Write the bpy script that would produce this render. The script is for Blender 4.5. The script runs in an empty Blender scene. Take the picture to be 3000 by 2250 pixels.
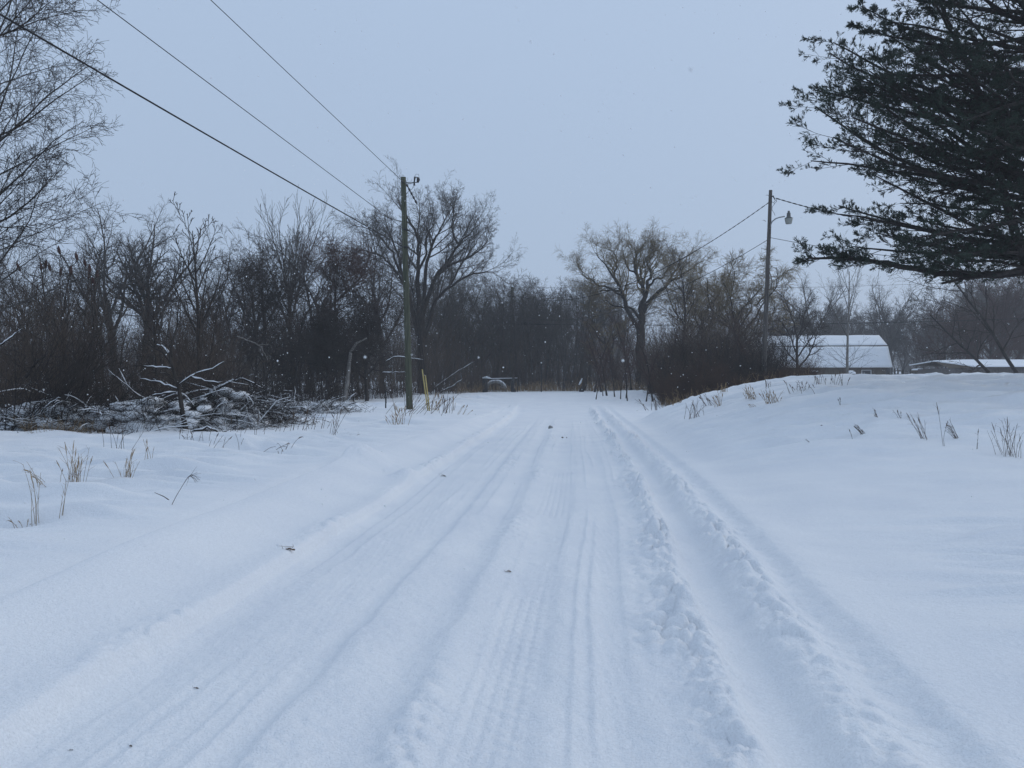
import bpy, math, random
import numpy as np
from math import radians as R_

scene = bpy.context.scene
COL = scene.collection
F, CX, HY, EYE = 769.0, 512.0, 381.0, 1.6
K = 3000.0 / 1024.0

# ------------------------------------------------------------------ noise
def _hash(ix, iy, seed):
    h = (ix.astype(np.int64) * 374761393 + iy.astype(np.int64) * 668265263 + seed * 1442695041) & 0xFFFFFFFF
    h = ((h ^ (h >> 13)) * 1274126177) & 0xFFFFFFFF
    h = h ^ (h >> 16)
    return (h & 0xFFFFFF) / float(0xFFFFFF) * 2.0 - 1.0

def vnoise(x, y, seed=0):
    ix = np.floor(x); iy = np.floor(y)
    fx = x - ix; fy = y - iy
    ux = fx * fx * fx * (fx * (fx * 6 - 15) + 10); uy = fy * fy * fy * (fy * (fy * 6 - 15) + 10)
    a = _hash(ix, iy, seed); b = _hash(ix + 1, iy, seed)
    c = _hash(ix, iy + 1, seed); d = _hash(ix + 1, iy + 1, seed)
    return (a * (1 - ux) + b * ux) * (1 - uy) + (c * (1 - ux) + d * ux) * uy

def fbm(x, y, seed=0, octaves=3, gain=.5):
    s = 0; a = 1.0; n = 0
    for o in range(octaves):
        s = s + a * vnoise(x, y, seed + o * 17); n += a
        # rotate each octave so no lattice direction shows
        x, y = (x * 1.62 - y * 1.18) + 3.7, (x * 1.18 + y * 1.62) + 1.3
        a *= gain
    return s / n

def lumps(x, y, scale, seed):
    """rounded clods: smooth domes on a jittered lattice"""
    x = x / scale; y = y / scale
    ix = np.floor(x); iy = np.floor(y)
    best = np.zeros_like(x)
    for dx in (-1, 0, 1):
        for dy in (-1, 0, 1):
            jx = ix + dx + .5 + .42 * _hash(ix + dx, iy + dy, seed)
            jy = iy + dy + .5 + .42 * _hash(ix + dx, iy + dy, seed + 5)
            r = .45 + .3 * _hash(ix + dx, iy + dy, seed + 9)
            q = 1 - ((x - jx) ** 2 + (y - jy) ** 2) / np.maximum(r, .05) ** 2
            best = np.maximum(best, np.sqrt(np.clip(q, 0, 1)) * np.maximum(r, 0))
    return best

def sst(a, b, x):
    t = np.clip((x - a) / (b - a), 0, 1)
    return t * t * (3 - 2 * t)

def asym(x, c, a, b):
    return np.where(x < c, np.exp(-((x - c) / a) ** 2), np.exp(-((x - c) / b) ** 2))

def bump(x, c, w):
    return np.exp(-((x - c) / w) ** 2)

# ------------------------------------------------------------------ terrain
_Y = [-40, 0, 3.2, 5.2, 7.7, 10.3, 13.5, 18.7, 26, 34, 42, 60, 90]
_L2 = [-2.6, -2.5, -2.28, -2.08, -1.9, -1.68, -1.5, -1.2, -.6, -.0, .3, .6, .6]
_LB = [-3.2, -3.2, -3.17, -3.12, -3.06, -2.98, -2.88, -2.35, -1.4, -.5, -.1, .1, .1]
_RY = [-40, 0, 3.2, 5.6, 8.1, 11, 15, 20, 25, 33, 42, 60, 90]
_RR = [.6, .98, 1.26, 1.50, 1.83, 2.15, 2.56, 2.98, 3.38, 3.95, 4.7, 6.0, 8]

_yy = np.linspace(-40, 90, 1301)
def _smooth(v):
    k = np.hanning(15); k /= k.sum()
    p = np.pad(v, 7, mode='edge')
    return np.convolve(p, k, mode='valid')
_l2 = _smooth(np.interp(_yy, _Y, _L2)); _lb = _smooth(np.interp(_yy, _Y, _LB)); _rr = _smooth(np.interp(_yy, _RY, _RR))
def curveL2(y): return np.interp(y, _yy, _l2)
def curveLB(y): return np.interp(y, _yy, _lb)
def curveR(y): return np.interp(y, _yy, _rr)

def H_base(x, y):
    x = np.asarray(x, float); y = np.asarray(y, float)
    z = .62 * sst(34, 75, y) + .75 * sst(75, 110, y)
    toe = curveR(np.minimum(y, 30)) + .75 + np.maximum(y - 30, 0) * .36
    q = np.clip((x - toe) / 7.6, 0, 1)
    prof = np.sin(q * math.pi / 2) * sst(0, .16, q)
    amp = 1.72 * sst(4, 28.5, y) - .42 * sst(29.5, 46, y)
    amp = amp - .62 * sst(46, 75, y) * .9
    amp = np.maximum(amp, .0)
    z = z + prof * amp
    z = z - .10 * sst(12, 40, x) * sst(10, 28, y) * (1 - sst(40, 60, y))
    return z

def H(x, y):
    x = np.asarray(x, float); y = np.asarray(y, float)
    z = H_base(x, y)
    L2 = curveL2(y); LB = curveLB(y); RR = curveR(y)
    near = 1 - sst(36, 50, y)
    wob = .04 * vnoise(y / 1.9, y * 0 + 3.1, 4) + .02 * vnoise(y / .45, y * 0 + 9.1, 5)
    # broad undulation off the road
    off = np.maximum(sst(.0, 2.5, LB - x), sst(.9, 3.5, x - RR))
    z = z + off * (.10 * fbm(x / 5.5, y / 4.2, 11, 3) + .05 * fbm(x / 1.7, y / 1.6, 12, 2))
    z = z + .10 * bump(x, -12.0, 3.4) * bump(y, 18.4, 1.7) * (1 + .5 * vnoise(x / .9, y / .7, 14)) + .10 * sst(-7, -10, x) * bump(y, 19.5, 2.5) * fbm(x / .8, y / .6, 15, 2)
    # wind ripples, long across the wind
    wx = x + .35 * fbm(x / 2.2, y / 1.6, 20, 2); wy = y + .30 * fbm(x / 3.0, y / 1.7, 21, 2) + .10 * x
    rip = fbm(wx * .55, wy * 2.6, 22, 2) + .35 * fbm(wx * 1.3, wy * 7.0, 23, 2)
    gate = np.clip(.55 + .9 * vnoise(x / 4.5, y / 5.5, 24), 0.12, 1.3)
    z = z + (off * gate * .25) * rip * (1 - sst(60, 90, y))
    # left bank: shoulder above the driven lane
    bank = sst(-.02, .30, (LB + .06 * wob) - x + .12)
    shoulder = sst(0.0, .75, L2 + wob * .6 - x)
    hb = (.115 + .03 * vnoise(y / 6.0, y * 0, 31))
    z = z + near * (.085 * sst(-.02, .07, L2 + wob - x) + .11 * sst(.30, 1.05, L2 + wob - x) + bank * hb * .35)
    z = z + near * (.135 + .03 * vnoise(y / 2.2, y * 0 + 7, 32)) * asym(x, LB + .05 * wob, .07, .60) - near * .08 * bump(x, LB - .18, .15)
    # snow thrown up along the left lane edge
    cl = lumps(x + .02 * vnoise(x * 9, y * 9, 40), y, .16, 41)
    edge = bump(x, L2 - .10 + wob, .13)
    z = z + near * edge * (.016 + .075 * cl * np.clip(.35 + vnoise(y / 1.2, y * 0 + 5, 42), 0, 1))
    z = z - near * .040 * bump(x, L2 + .16, .20)
    # lump where the bank is broken
    z = z + .20 * bump(x, -2.72, .34) * bump(y, 13.7, .55) + .13 * bump(x, -1.75, .22) * bump(y, 12.6, .35) \
          - .08 * bump(x, -2.25, .4) * bump(y, 13.0, .5) + .05 * lumps(x, y, .3, 44) * bump(x, -2.4, .8) * bump(y, 13.4, .8)
    near0 = near; near = 1 - sst(21, 37, y)
    # lanes inside the driven strip
    w = np.maximum(RR - L2, 1.0); t = (x - L2) / w
    def lane(c, hw): return bump(t, c, hw)
    tw = .006 * vnoise(y / 4.0, y * 0 + 2, 51)
    inside = sst(-.02, .06, t) * (1 - sst(.9, 1.0, t)) * near
    e1 = .006 * vnoise(y / .35, y * 0 + 4, 80)
    z = z + near * (.027 * asym(t, .320 + tw + e1, .014, .075) - .018 * lane(.285 + tw, .03) - .018 * lane(.43 + tw, .035)
                    + .033 * asym(t, .492 + tw + e1, .022, .045) - .022 * lane(.60 + tw, .055) + .010 * asym(t, .675 + e1, .012, .03) - .010 * lane(.775, .030) + .006 * lane(.82, .02))
    for c_, a_, wd_, sd_ in ((.06, .010, .010, 91), (.11, .008, .007, 92), (.165, .012, .012, 93), (.21, .008, .007, 94), (.255, .010, .008, 95), (.37, .012, .012, 96), (.455, .010, .009, 97),
                             (.545, .010, .006, 98), (.655, .011, .007, 99), (.71, .008, .006, 100), (.745, .010, .007, 101), (.805, .009, .007, 102), (.84, .009, .008, 103)):
        cc_ = c_ + .010 * vnoise(y / 3.1, y * 0 + sd_, 104) + .002 * vnoise(y / .4, y * 0 + sd_, 105)
        z = z + near * 1.25 * a_ * np.clip(.55 + vnoise(y / 2.7, y * 0 + sd_, 106), 0, 1.2) * (asym(t, cc_, wd_ * .7, wd_ * 2.2) - .5)
    # ridge crumbs
    cr = lumps(x, y, .11, 52)
    z = z + near * .050 * cr * (lane(.345 + tw, .045) * np.clip(.5 + vnoise(y / 2., y * 0, 53), 0, 1) + lane(.50 + tw, .035) * np.clip(.4 + vnoise(y / 1.7, y * 0, 54), 0, 1))
    # tread marks of the tyres
    ch = x * np.sign(t - .60) * .8
    tread = np.sin((y + ch) * 2 * math.pi / .105) * .0020 + np.where(np.abs(np.mod((t - .60) * w, .075) - .0375) < .012, -.006, 0.0)
    z = z + tread * sst(.0, .02, .06 - np.abs(t - .60)) * near * np.clip(.6 + vnoise(x * 2, y / .9, 55), 0, 1) * (1 - sst(10, 20, y))
    tr2 = np.sin((y - np.abs(t - .14) * w * 1.2) * 2 * math.pi / .075) * .0016
    z = z + tr2 * sst(0, .03, .10 - np.abs(t - .14)) * near * np.clip(.5 + vnoise(x * 2, y / 1.1, 56), 0, 1) * (1 - sst(8, 16, y))
    tr3 = np.sin((x + .06 * vnoise(y * .7, x * 0, 57)) * 2 * math.pi / .062) * .0012
    z = z + tr3 * (lane(.76, .05) + lane(.2, .06)) * near * (1 - sst(9, 18, y))
    z = z + inside * (.018 * fbm(x / .4, y / .9, 58, 3) + .0050 * fbm(x / .07, y / .09, 59, 2) * (1 - sst(8, 14, y)))
    near = near0
    # right: clods thrown between road and rut, the smooth rut, its far bank
    xr = (x - RR) + .5 * wob * .5
    warp = .03 * fbm(x * 5, y * 5, 60, 2)
    c1 = lumps(x + warp, y + warp, .33, 61); c2 = lumps(x + warp, y - warp, .13, 62); c3 = lumps(x, y + warp, .075, 65)
    patch = np.clip(.85 + .7 * vnoise(y / 1.3, x * .8, 63), .35, 1.3)
    berm = bump(xr, -.29, .155)
    z = z + near * berm * (.026 + .18 * c1 * patch + .12 * c2 * patch + .05 * c3)
    z = z + near * .09 * c2 * bump(xr, -.50, .14) * np.clip(vnoise(y / .7, x, 64) * 1.4, 0, 1)
    z = z - near * .075 * np.exp(-(xr / .165) ** 4)
    rb = bump(xr, .34, .17)
    z = z + near * rb * (.050 + .11 * c2 * patch + .10 * c1 * np.clip(.4 + vnoise(y / 1.1, x, 66), 0, 1) + .02 * c3)
    z = z - near * .025 * bump(xr, .60, .12)
    z = z + near * .035 * asym(xr, .80, .10, .3) + near * sst(.2, .9, xr) * .05
    z = z + near * .02 * c2 * bump(xr, .66, .2)
    # the cross road at the far end, faint tracks and chewed snow
    cr_c = 57 + .30 * x
    cm = bump(y, cr_c, 7.0)
    z = z + cm * (.10 * fbm(x / 6.5, (y - .3 * x) / .8, 70, 2) + .05 * np.sin((y - .30 * x) * 2.1 + .8 * vnoise(x / 6, y * 0, 72)))
    z = z + bump(x, .0, 2.2) * bump(y, 41, 3.5) * .07 * fbm(x / .8, y / 1.2, 71, 3)
    return z

def hz(x, y):
    return float(H(np.array([x]), np.array([y]))[0])

def P3(px, py, Y):
    """point at depth Y seen at photograph pixel px, py"""
    return np.array([(px / K - CX) / F * Y, Y, EYE + (HY - py / K) / F * Y])

def PX(px, Y): return (px / K - CX) / F * Y

def on_ground(px, py):
    """march from the eye to the snow"""
    dx = (px / K - CX) / F; dz = (HY - py / K) / F
    ys = np.concatenate([np.linspace(2.5, 30, 4000), np.linspace(30, 110, 4000)])
    g = H_base(dx * ys, ys) + np.where(dx * ys < curveLB(ys), .12, 0)
    hit = np.nonzero(EYE + dz * ys <= g)[0]
    Y = ys[hit[0]] if len(hit) else 60.0
    X = dx * Y
    return X, Y, hz(X, Y)

# ------------------------------------------------------------------ materials
def mat(name, c1, c2=None, rough=.9, scale=8.0, bump_s=0.0, snow=0.0, spec=.2, stretch=(1, 1, 1), detail=5):
    m = bpy.data.materials.new(name); m.use_nodes = True
    nt = m.node_tree; b = nt.nodes['Principled BSDF']
    b.inputs['Roughness'].default_value = rough
    b.inputs['Specular IOR Level'].default_value = spec
    tc = nt.nodes.new('ShaderNodeTexCoord'); mp = nt.nodes.new('ShaderNodeMapping')
    mp.inputs['Scale'].default_value = stretch
    nt.links.new(tc.outputs['Object'], mp.inputs['Vector'])
    n = nt.nodes.new('ShaderNodeTexNoise'); n.inputs['Scale'].default_value = scale; n.inputs['Detail'].default_value = detail
    nt.links.new(mp.outputs['Vector'], n.inputs['Vector'])
    rp = nt.nodes.new('ShaderNodeValToRGB')
    rp.color_ramp.elements[0].position = .35; rp.color_ramp.elements[1].position = .65
    rp.color_ramp.elements[0].color = (*c1, 1); rp.color_ramp.elements[1].color = (*(c2 or c1), 1)
    nt.links.new(n.outputs['Fac'], rp.inputs['Fac'])
    col = rp.outputs['Color']
    if snow > 0:   # settled snow on upward faces
        g = nt.nodes.new('ShaderNodeNewGeometry'); s = nt.nodes.new('ShaderNodeSeparateXYZ')
        nt.links.new(g.outputs['Normal'], s.inputs['Vector'])
        n2 = nt.nodes.new('ShaderNodeTexNoise'); n2.inputs['Scale'].default_value = 3.5
        nt.links.new(tc.outputs['Object'], n2.inputs['Vector'])
        a = nt.nodes.new('ShaderNodeMath'); a.operation = 'MULTIPLY_ADD'
        nt.links.new(n2.outputs['Fac'], a.inputs[0]); a.inputs[1].default_value = 1.2
        nt.links.new(s.outputs['Z'], a.inputs[2])
        r2 = nt.nodes.new('ShaderNodeValToRGB')
        r2.color_ramp.elements[0].position = 0.0; r2.color_ramp.elements[1].position = 1.0
        mr = nt.nodes.new('ShaderNodeMapRange')
        mr.inputs['From Min'].default_value = 1.9 - snow; mr.inputs['From Max'].default_value = 2.05 - snow
        nt.links.new(a.outputs[0], mr.inputs['Value'])
        mx = nt.nodes.new('ShaderNodeMix'); mx.data_type = 'RGBA'
        nt.links.new(mr.outputs['Result'], mx.inputs['Factor'])
        nt.links.new(col, mx.inputs['A']); mx.inputs['B'].default_value = (.83, .85, .88, 1)
        col = mx.outputs['Result']
    nt.links.new(col, b.inputs['Base Color'])
    if bump_s:
        bp = nt.nodes.new('ShaderNodeBump'); bp.inputs['Strength'].default_value = bump_s; bp.inputs['Distance'].default_value = .02
        nt.links.new(n.outputs['Fac'], bp.inputs['Height']); nt.links.new(bp.outputs['Normal'], b.inputs['Normal'])
    return m

def snow_material():
    m = bpy.data.materials.new('snow'); m.use_nodes = True
    nt = m.node_tree; b = nt.nodes['Principled BSDF']
    b.inputs['Roughness'].default_value = .85; b.inputs['Specular IOR Level'].default_value = .15
    tc = nt.nodes.new('ShaderNodeTexCoord')
    n = nt.nodes.new('ShaderNodeTexNoise'); n.inputs['Scale'].default_value = .9; n.inputs['Detail'].default_value = 6
    nt.links.new(tc.outputs['Object'], n.inputs['Vector'])
    rp = nt.nodes.new('ShaderNodeValToRGB')
    rp.color_ramp.elements[0].color = (.80, .825, .86, 1); rp.color_ramp.elements[1].color = (.87, .885, .90, 1)
    rp.color_ramp.elements[0].position = .3; rp.color_ramp.elements[1].position = .7
    nt.links.new(n.outputs['Fac'], rp.inputs['Fac'])
    ng = nt.nodes.new('ShaderNodeTexNoise'); ng.inputs['Scale'].default_value = 70; ng.inputs['Detail'].default_value = 2   # crystal grain
    nt.links.new(tc.outputs['Object'], ng.inputs['Vector'])
    mg = nt.nodes.new('ShaderNodeMapRange'); mg.inputs['From Min'].default_value = .3; mg.inputs['From Max'].default_value = .7
    mg.inputs['To Min'].default_value = .93; mg.inputs['To Max'].default_value = 1.04
    nt.links.new(ng.outputs['Fac'], mg.inputs['Value'])
    vm = nt.nodes.new('ShaderNodeVectorMath'); vm.operation = 'SCALE'
    nt.links.new(rp.outputs['Color'], vm.inputs[0]); nt.links.new(mg.outputs['Result'], vm.inputs['Scale'])
    nt.links.new(vm.outputs['Vector'], b.inputs['Base Color'])
    n1 = nt.nodes.new('ShaderNodeTexNoise'); n1.inputs['Scale'].default_value = 95; n1.inputs['Detail'].default_value = 3
    n2 = nt.nodes.new('ShaderNodeTexNoise'); n2.inputs['Scale'].default_value = 22; n2.inputs['Detail'].default_value = 4
    ad = nt.nodes.new('ShaderNodeMath'); ad.operation = 'MULTIPLY_ADD'; ad.inputs[1].default_value = 1.6
    for q in (n1, n2): nt.links.new(tc.outputs['Object'], q.inputs['Vector'])
    nt.links.new(n2.outputs['Fac'], ad.inputs[0]); nt.links.new(n1.outputs['Fac'], ad.inputs[2])
    bp = nt.nodes.new('ShaderNodeBump'); bp.inputs['Strength'].default_value = .9; bp.inputs['Distance'].default_value = .008
    nt.links.new(ad.outputs[0], bp.inputs['Height']); nt.links.new(bp.outputs['Normal'], b.inputs['Normal'])
    return m

SNOW = snow_material()
BARK_DARK = mat('bark_dark', (.022, .018, .016), (.058, .049, .043), scale=5, stretch=(3, 3, .6))
BARK_GREY = mat('bark_grey', (.045, .042, .040), (.095, .088, .082), scale=5, stretch=(3, 3, .6))
BARK_PALE = mat('bark_pale', (.13, .12, .11), (.25, .235, .215), scale=4, stretch=(3, 3, .7))
TWIG_DARK = mat('twig_dark', (.024, .018, .016), (.052, .042, .036), scale=2)
TWIG_GREY = mat('twig_grey', (.060, .054, .050), (.105, .095, .086), scale=2)
TWIG_RED = mat('twig_red', (.045, .022, .020), (.085, .048, .040), scale=1.5)
TWIG_YELLOW = mat('twig_yellow', (.15, .115, .060), (.25, .195, .11), scale=1.5)
BRUSH = mat('brush_bark', (.016, .013, .012), (.045, .037, .033), scale=6, snow=.34)
BRAMBLE = mat('bramble', (.038, .022, .018), (.085, .052, .036), scale=.8)
SCRUB = mat('scrub', (.048, .035, .028), (.120, .089, .068), scale=.45)
NEEDLE = mat('pine_needles', (.014, .024, .017), (.044, .062, .046), scale=1.8)
PINE_BARK = mat('pine_bark', (.016, .013, .013), (.040, .033, .030), scale=6)
GRASS = mat('dry_grass', (.20, .135, .075), (.40, .29, .17), scale=9)
WEED = mat('dead_weed', (.06, .042, .032), (.14, .10, .075), scale=6)
POLE_WOOD = mat('pole_wood', (.050, .058, .038), (.105, .108, .075), scale=4, stretch=(5, 5, .35), bump_s=.4)
POLE_GREY = mat('pole_grey', (.060, .054, .050), (.125, .112, .10), scale=4, stretch=(5, 5, .35), bump_s=.4)
WIRE = mat('wire_black', (.012, .012, .014), rough=.6)
METAL = mat('metal_grey', (.16, .165, .17), (.26, .265, .27), rough=.5, scale=10)
DARKMETAL = mat('metal_dark', (.02, .02, .022), (.045, .045, .048), rough=.55, scale=10)
HOUSING = mat('lamp_metal', (.07, .075, .078), (.12, .125, .125), rough=.5, scale=10)
LAMP_GLASS = mat('lamp_glass', (.24, .25, .23), (.32, .33, .30), rough=.35, scale=12, spec=.5)
YELLOW = mat('guard_yellow', (.42, .33, .12), (.52, .42, .18), rough=.6, scale=4)
BOARD = mat('barn_board', (.085, .068, .050), (.16, .13, .10), scale=3, stretch=(6, 6, .4))
SHEDW = mat('shed_wall', (.10, .092, .088), (.17, .155, .145), scale=3, stretch=(6, 6, .5))
WHITE = mat('white_paint', (.70, .70, .70), (.80, .80, .80), rough=.6)
PANE = mat('window_pane', (.05, .055, .06), (.09, .095, .10), rough=.15, spec=.6, scale=2)
CONC = mat('culvert_concrete', (.20, .20, .20), (.32, .32, .31), scale=6)
BLACK = mat('black_plastic', (.014, .014, .016), (.03, .03, .032), rough=.5)
LEAF = mat('dead_leaf', (.10, .06, .035), (.20, .13, .08), scale=20)
FLAKE = mat('snow_flake', (.88, .89, .91), rough=.9)

# ------------------------------------------------------------------ mesh helpers
class MB:
    def __init__(s): s.v = []; s.f = []; s.n = 0; s.f3 = []
    def raw(s, v, f):
        v = np.asarray(v, float); s.v.append(v)
        f = np.asarray(f, np.int64) + s.n
        (s.f if f.shape[1] == 4 else s.f3).append(f); s.n += len(v); return s
    def tubes(s, pts, rad, k=4, cap=False):
        pts = np.asarray(pts, float); rad = np.asarray(rad, float)
        if pts.ndim == 2: pts = pts[None]; rad = rad[None]
        N, m, _ = pts.shape
        T = np.gradient(pts, axis=1); T /= np.linalg.norm(T, axis=2, keepdims=True) + 1e-9
        mean = pts[:, -1] - pts[:, 0]; mean = mean / (np.linalg.norm(mean, axis=1, keepdims=True) + 1e-9)
        ref = np.where(np.abs(mean[:, 2:3]) > .8, np.array([[1., .13, 0]]), np.array([[.05, .11, 1.]]))
        ref = np.repeat(ref[:, None], m, 1)
        U = np.cross(T, ref); U /= np.linalg.norm(U, axis=2, keepdims=True) + 1e-9
        V = np.cross(T, U)
        a = np.arange(k) * 2 * math.pi / k
        ring = U[:, :, None] * np.cos(a)[None, None, :, None] + V[:, :, None] * np.sin(a)[None, None, :, None]
        vv = pts[:, :, None] + ring * rad[:, :, None, None]
        idx = np.arange(N * m * k).reshape(N, m, k)
        A = idx[:, :-1]; B = idx[:, 1:]
        f = np.stack([A, np.roll(A, -1, 2), np.roll(B, -1, 2), B], -1).reshape(-1, 4)
        base = s.n
        s.raw(vv.reshape(-1, 3), f)
        if cap:
            for e in (0, m - 1):
                c = pts[:, e]
                ci = np.arange(N) + s.n
                rg = idx[:, e] + base
                ci2 = np.repeat(ci[:, None], k, 1)
                tri = np.stack([ci2, rg, np.roll(rg, -1, 1)] if e else [ci2, np.roll(rg, -1, 1), rg], -1).reshape(-1, 3)
                s.v.append(c); s.n += N; s.f3.append(tri)
        return s
    def box(s, c, size, rot=None):
        q = np.array([[x, y, z] for z in (-.5, .5) for y in (-.5, .5) for x in (-.5, .5)]) * np.array(size)
        if rot is not None: q = q @ np.array(rot).T
        return s.raw(q + np.array(c), [[0, 2, 3, 1], [4, 5, 7, 6], [0, 1, 5, 4], [2, 6, 7, 3], [0, 4, 6, 2], [1, 3, 7, 5]])
    def lathe(s, prof, k=16, c=(0, 0, 0)):
        a = np.arange(k) * 2 * math.pi / k
        v = np.array([[r * math.cos(t), r * math.sin(t), z] for r, z in prof for t in a]) + np.array(c)
        m = len(prof); idx = np.arange(m * k).reshape(m, k)
        A = idx[:-1]; B = idx[1:]
        f = np.stack([A, np.roll(A, -1, 1), np.roll(B, -1, 1), B], -1).reshape(-1, 4)
        return s.raw(v, f)
    def build(s, name, m, parent=None, smooth=True):
        me = bpy.data.meshes.new(name)
        V = np.concatenate(s.v)
        Q = np.concatenate(s.f) if s.f else np.zeros((0, 4), np.int64)
        T = np.concatenate(s.f3) if s.f3 else np.zeros((0, 3), np.int64)
        me.vertices.add(len(V)); me.vertices.foreach_set('co', V.astype(np.float32).ravel())
        loops = np.concatenate([Q.ravel(), T.ravel()]).astype(np.int32)
        me.loops.add(len(loops)); me.loops.foreach_set('vertex_index', loops)
        st = np.concatenate([np.arange(len(Q)) * 4, len(Q) * 4 + np.arange(len(T)) * 3]).astype(np.int32)
        me.polygons.add(len(st)); me.polygons.foreach_set('loop_start', st)
        me.update(calc_edges=True)
        me.polygons.foreach_set('use_smooth', np.full(len(st), smooth))
        me.validate(verbose=False)
        me.materials.append(m)
        o = bpy.data.objects.new(name, me); COL.objects.link(o)
        if parent: o.parent = parent
        return o

def tag(o, label=None, cat=None, group=None, kind=None):
    if label: o['label'] = label
    if cat: o['category'] = cat
    if group: o['group'] = group
    if kind: o['kind'] = kind
    return o

def thing(name, label, cat, loc=(0, 0, 0), rotz=0.0, group=None, scale=1.0):
    o = bpy.data.objects.new(name, None); COL.objects.link(o)
    o.empty_display_size = .3
    o.location = [float(q) for q in loc]; o.rotation_euler = (0, 0, rotz)
    o.scale = (scale,) * 3 if np.isscalar(scale) else scale
    return tag(o, label, cat, group)

def dup(root, loc, rotz, scale, label=None, group=None):
    r = root.copy(); COL.objects.link(r)
    r.location = [float(q) for q in loc]; r.rotation_euler = (0, 0, rotz)
    r.scale = (scale,) * 3 if np.isscalar(scale) else scale
    if label: r['label'] = label
    if group: r['group'] = group
    for ch in list(root.children):
        c = ch.copy(); COL.objects.link(c); c.parent = r
    return r

def nrm(v): return v / (np.linalg.norm(v, axis=-1, keepdims=True) + 1e-9)

def grow(rng, p0, d0, L0, r0, levels, rmin=.004):
    P = np.atleast_2d(np.asarray(p0, float)); D = nrm(np.atleast_2d(np.asarray(d0, float)))
    L = np.broadcast_to(np.asarray(L0, float), (len(P),)).copy(); Rr = np.broadcast_to(np.asarray(r0, float), (len(P),)).copy()
    out = []
    for li, lv in enumerate(levels):
        n = lv['n']; N = len(P)
        pts = np.empty((N, n + 1, 3)); dirs = np.empty((N, n + 1, 3)); pts[:, 0] = P; d = D.copy(); dirs[:, 0] = d
        up0, up1 = lv.get('up', (0, 0))
        for i in range(n):
            d = d + rng.normal(0, lv.get('gn', .1), (N, 3))
            d[:, 2] += up0 + (up1 - up0) * i / max(1, n - 1)
            d = nrm(d)
            pts[:, i + 1] = pts[:, i] + d * (L / n)[:, None]; dirs[:, i + 1] = d
        t = np.linspace(0, 1, n + 1)
        tip = lv.get('tip', .3)
        rad = np.maximum(Rr[:, None] * (1 - (1 - tip) * t ** lv.get('pw', 1.0)), rmin)
        if li == 0 and lv.get('flare'): rad[:, 0] *= lv['flare']
        out.append((pts, rad))
        k = lv.get('k')
        if k and li + 1 < len(levels):
            s0 = lv.get('s0', .2)
            s = s0 + (1 - s0) * (np.arange(k)[None] + rng.random((N, k))) / k
            s = np.minimum(s, .995)
            x = s * n; i0 = np.minimum(x.astype(int), n - 1); fr = (x - i0)[..., None]
            row = np.arange(N)[:, None]
            cp = pts[row, i0] * (1 - fr) + pts[row, i0 + 1] * fr
            cd = nrm(dirs[row, i0 + 1])
            cr = rad[row, i0] * (1 - fr[..., 0]) + rad[row, i0 + 1] * fr[..., 0]
            ang = np.radians(rng.uniform(*lv.get('ang', (30, 60)), (N, k)))
            az = np.arange(k)[None] * 2.39996 + rng.uniform(0, 6.28, (N, 1)) + rng.normal(0, .5, (N, k))
            ref = np.where(np.abs(cd[..., 2:3]) > .9, np.array([1., 0, 0]), np.array([0, 0, 1.]))
            u = nrm(np.cross(cd, ref)); v = np.cross(cd, u)
            if lv.get('flat'):
                side = np.where(np.arange(k)[None] % 2 == 0, 1., -1.) * np.ones((N, 1))
                per = u * side[..., None] + v * rng.normal(0, lv['flat'], (N, k))[..., None]
                per = nrm(per)
            else:
                per = u * np.cos(az)[..., None] + v * np.sin(az)[..., None]
            nd = cd * np.cos(ang)[..., None] + per * np.sin(ang)[..., None]
            nl = L[:, None] * rng.uniform(*lv.get('lr', (.4, .6)), (N, k)) * (1 - lv.get('prof', .3) * s)
            nr = np.minimum(cr * lv.get('rr', .6), Rr[:, None] * .95)
            keep = rng.random((N, k)) < lv.get('keep', 1.0)
            P = cp[keep]; D = nd[keep]; L = nl[keep]; Rr = nr[keep]
    return out

SIDES = [8, 5, 4, 3, 3, 3]
def fit(lv, h):
    k = h / max(p[..., 2].max() for p, _ in lv)
    return [(p * k, r) for p, r in lv]

def tree_parts(root, levels_out, bark, twig, trunk_levels=1, names=('trunk', 'crown'), crown_scale=1.0):
    a = MB(); b = MB()
    for i, (p, r) in enumerate(levels_out):
        (a if i < trunk_levels else b).tubes(p, r, SIDES[i])
    t = a.build(names[0], bark, root); c = b.build(names[1], twig, root)
    return t, c

# ------------------------------------------------------------------ ground sheet, split into road and verge
def grid_axis(lo, hi, step, outlo, outhi, g):
    mid = np.arange(lo, hi, step)
    right = []; s = step; x = mid[-1]
    while x < outhi: s *= 1 + g; x += s; right.append(x)
    left = []; s = step; x = mid[0]
    while x > outlo: s *= 1 + g; x -= s; left.append(x)
    return np.array(left[::-1] + list(mid) + right)

xs = grid_axis(-3.9, 3.0, .0135, -290, 290, .022)
ysl = []; y = 2.45
while y < 95: ysl.append(y); y += max(.0125, .0042 * y)
while y < 310: ysl.append(y); y += max(.4, .02 * y)
back = []; y = 2.45; s = .03
while y > -28: y -= s; s *= 1.08; back.append(y)
ys = np.array(back[::-1] + ysl)
GX, GY = np.meshgrid(xs, ys)
GZ = np.empty_like(GX)
for i in range(0, len(ys), 100):
    GZ[i:i + 100] = H(GX[i:i + 100], GY[i:i + 100])
nx_, ny_ = len(xs), len(ys)
print('grid', nx_, ny_)
dzdx = np.gradient(GZ, xs, axis=1); dzdy = np.gradient(GZ, ys, axis=0)
NRM = np.stack([-dzdx, -dzdy, np.ones_like(GZ)], -1); NRM /= np.linalg.norm(NRM, axis=-1, keepdims=True)
idx = np.arange(nx_ * ny_).reshape(ny_, nx_)
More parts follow.
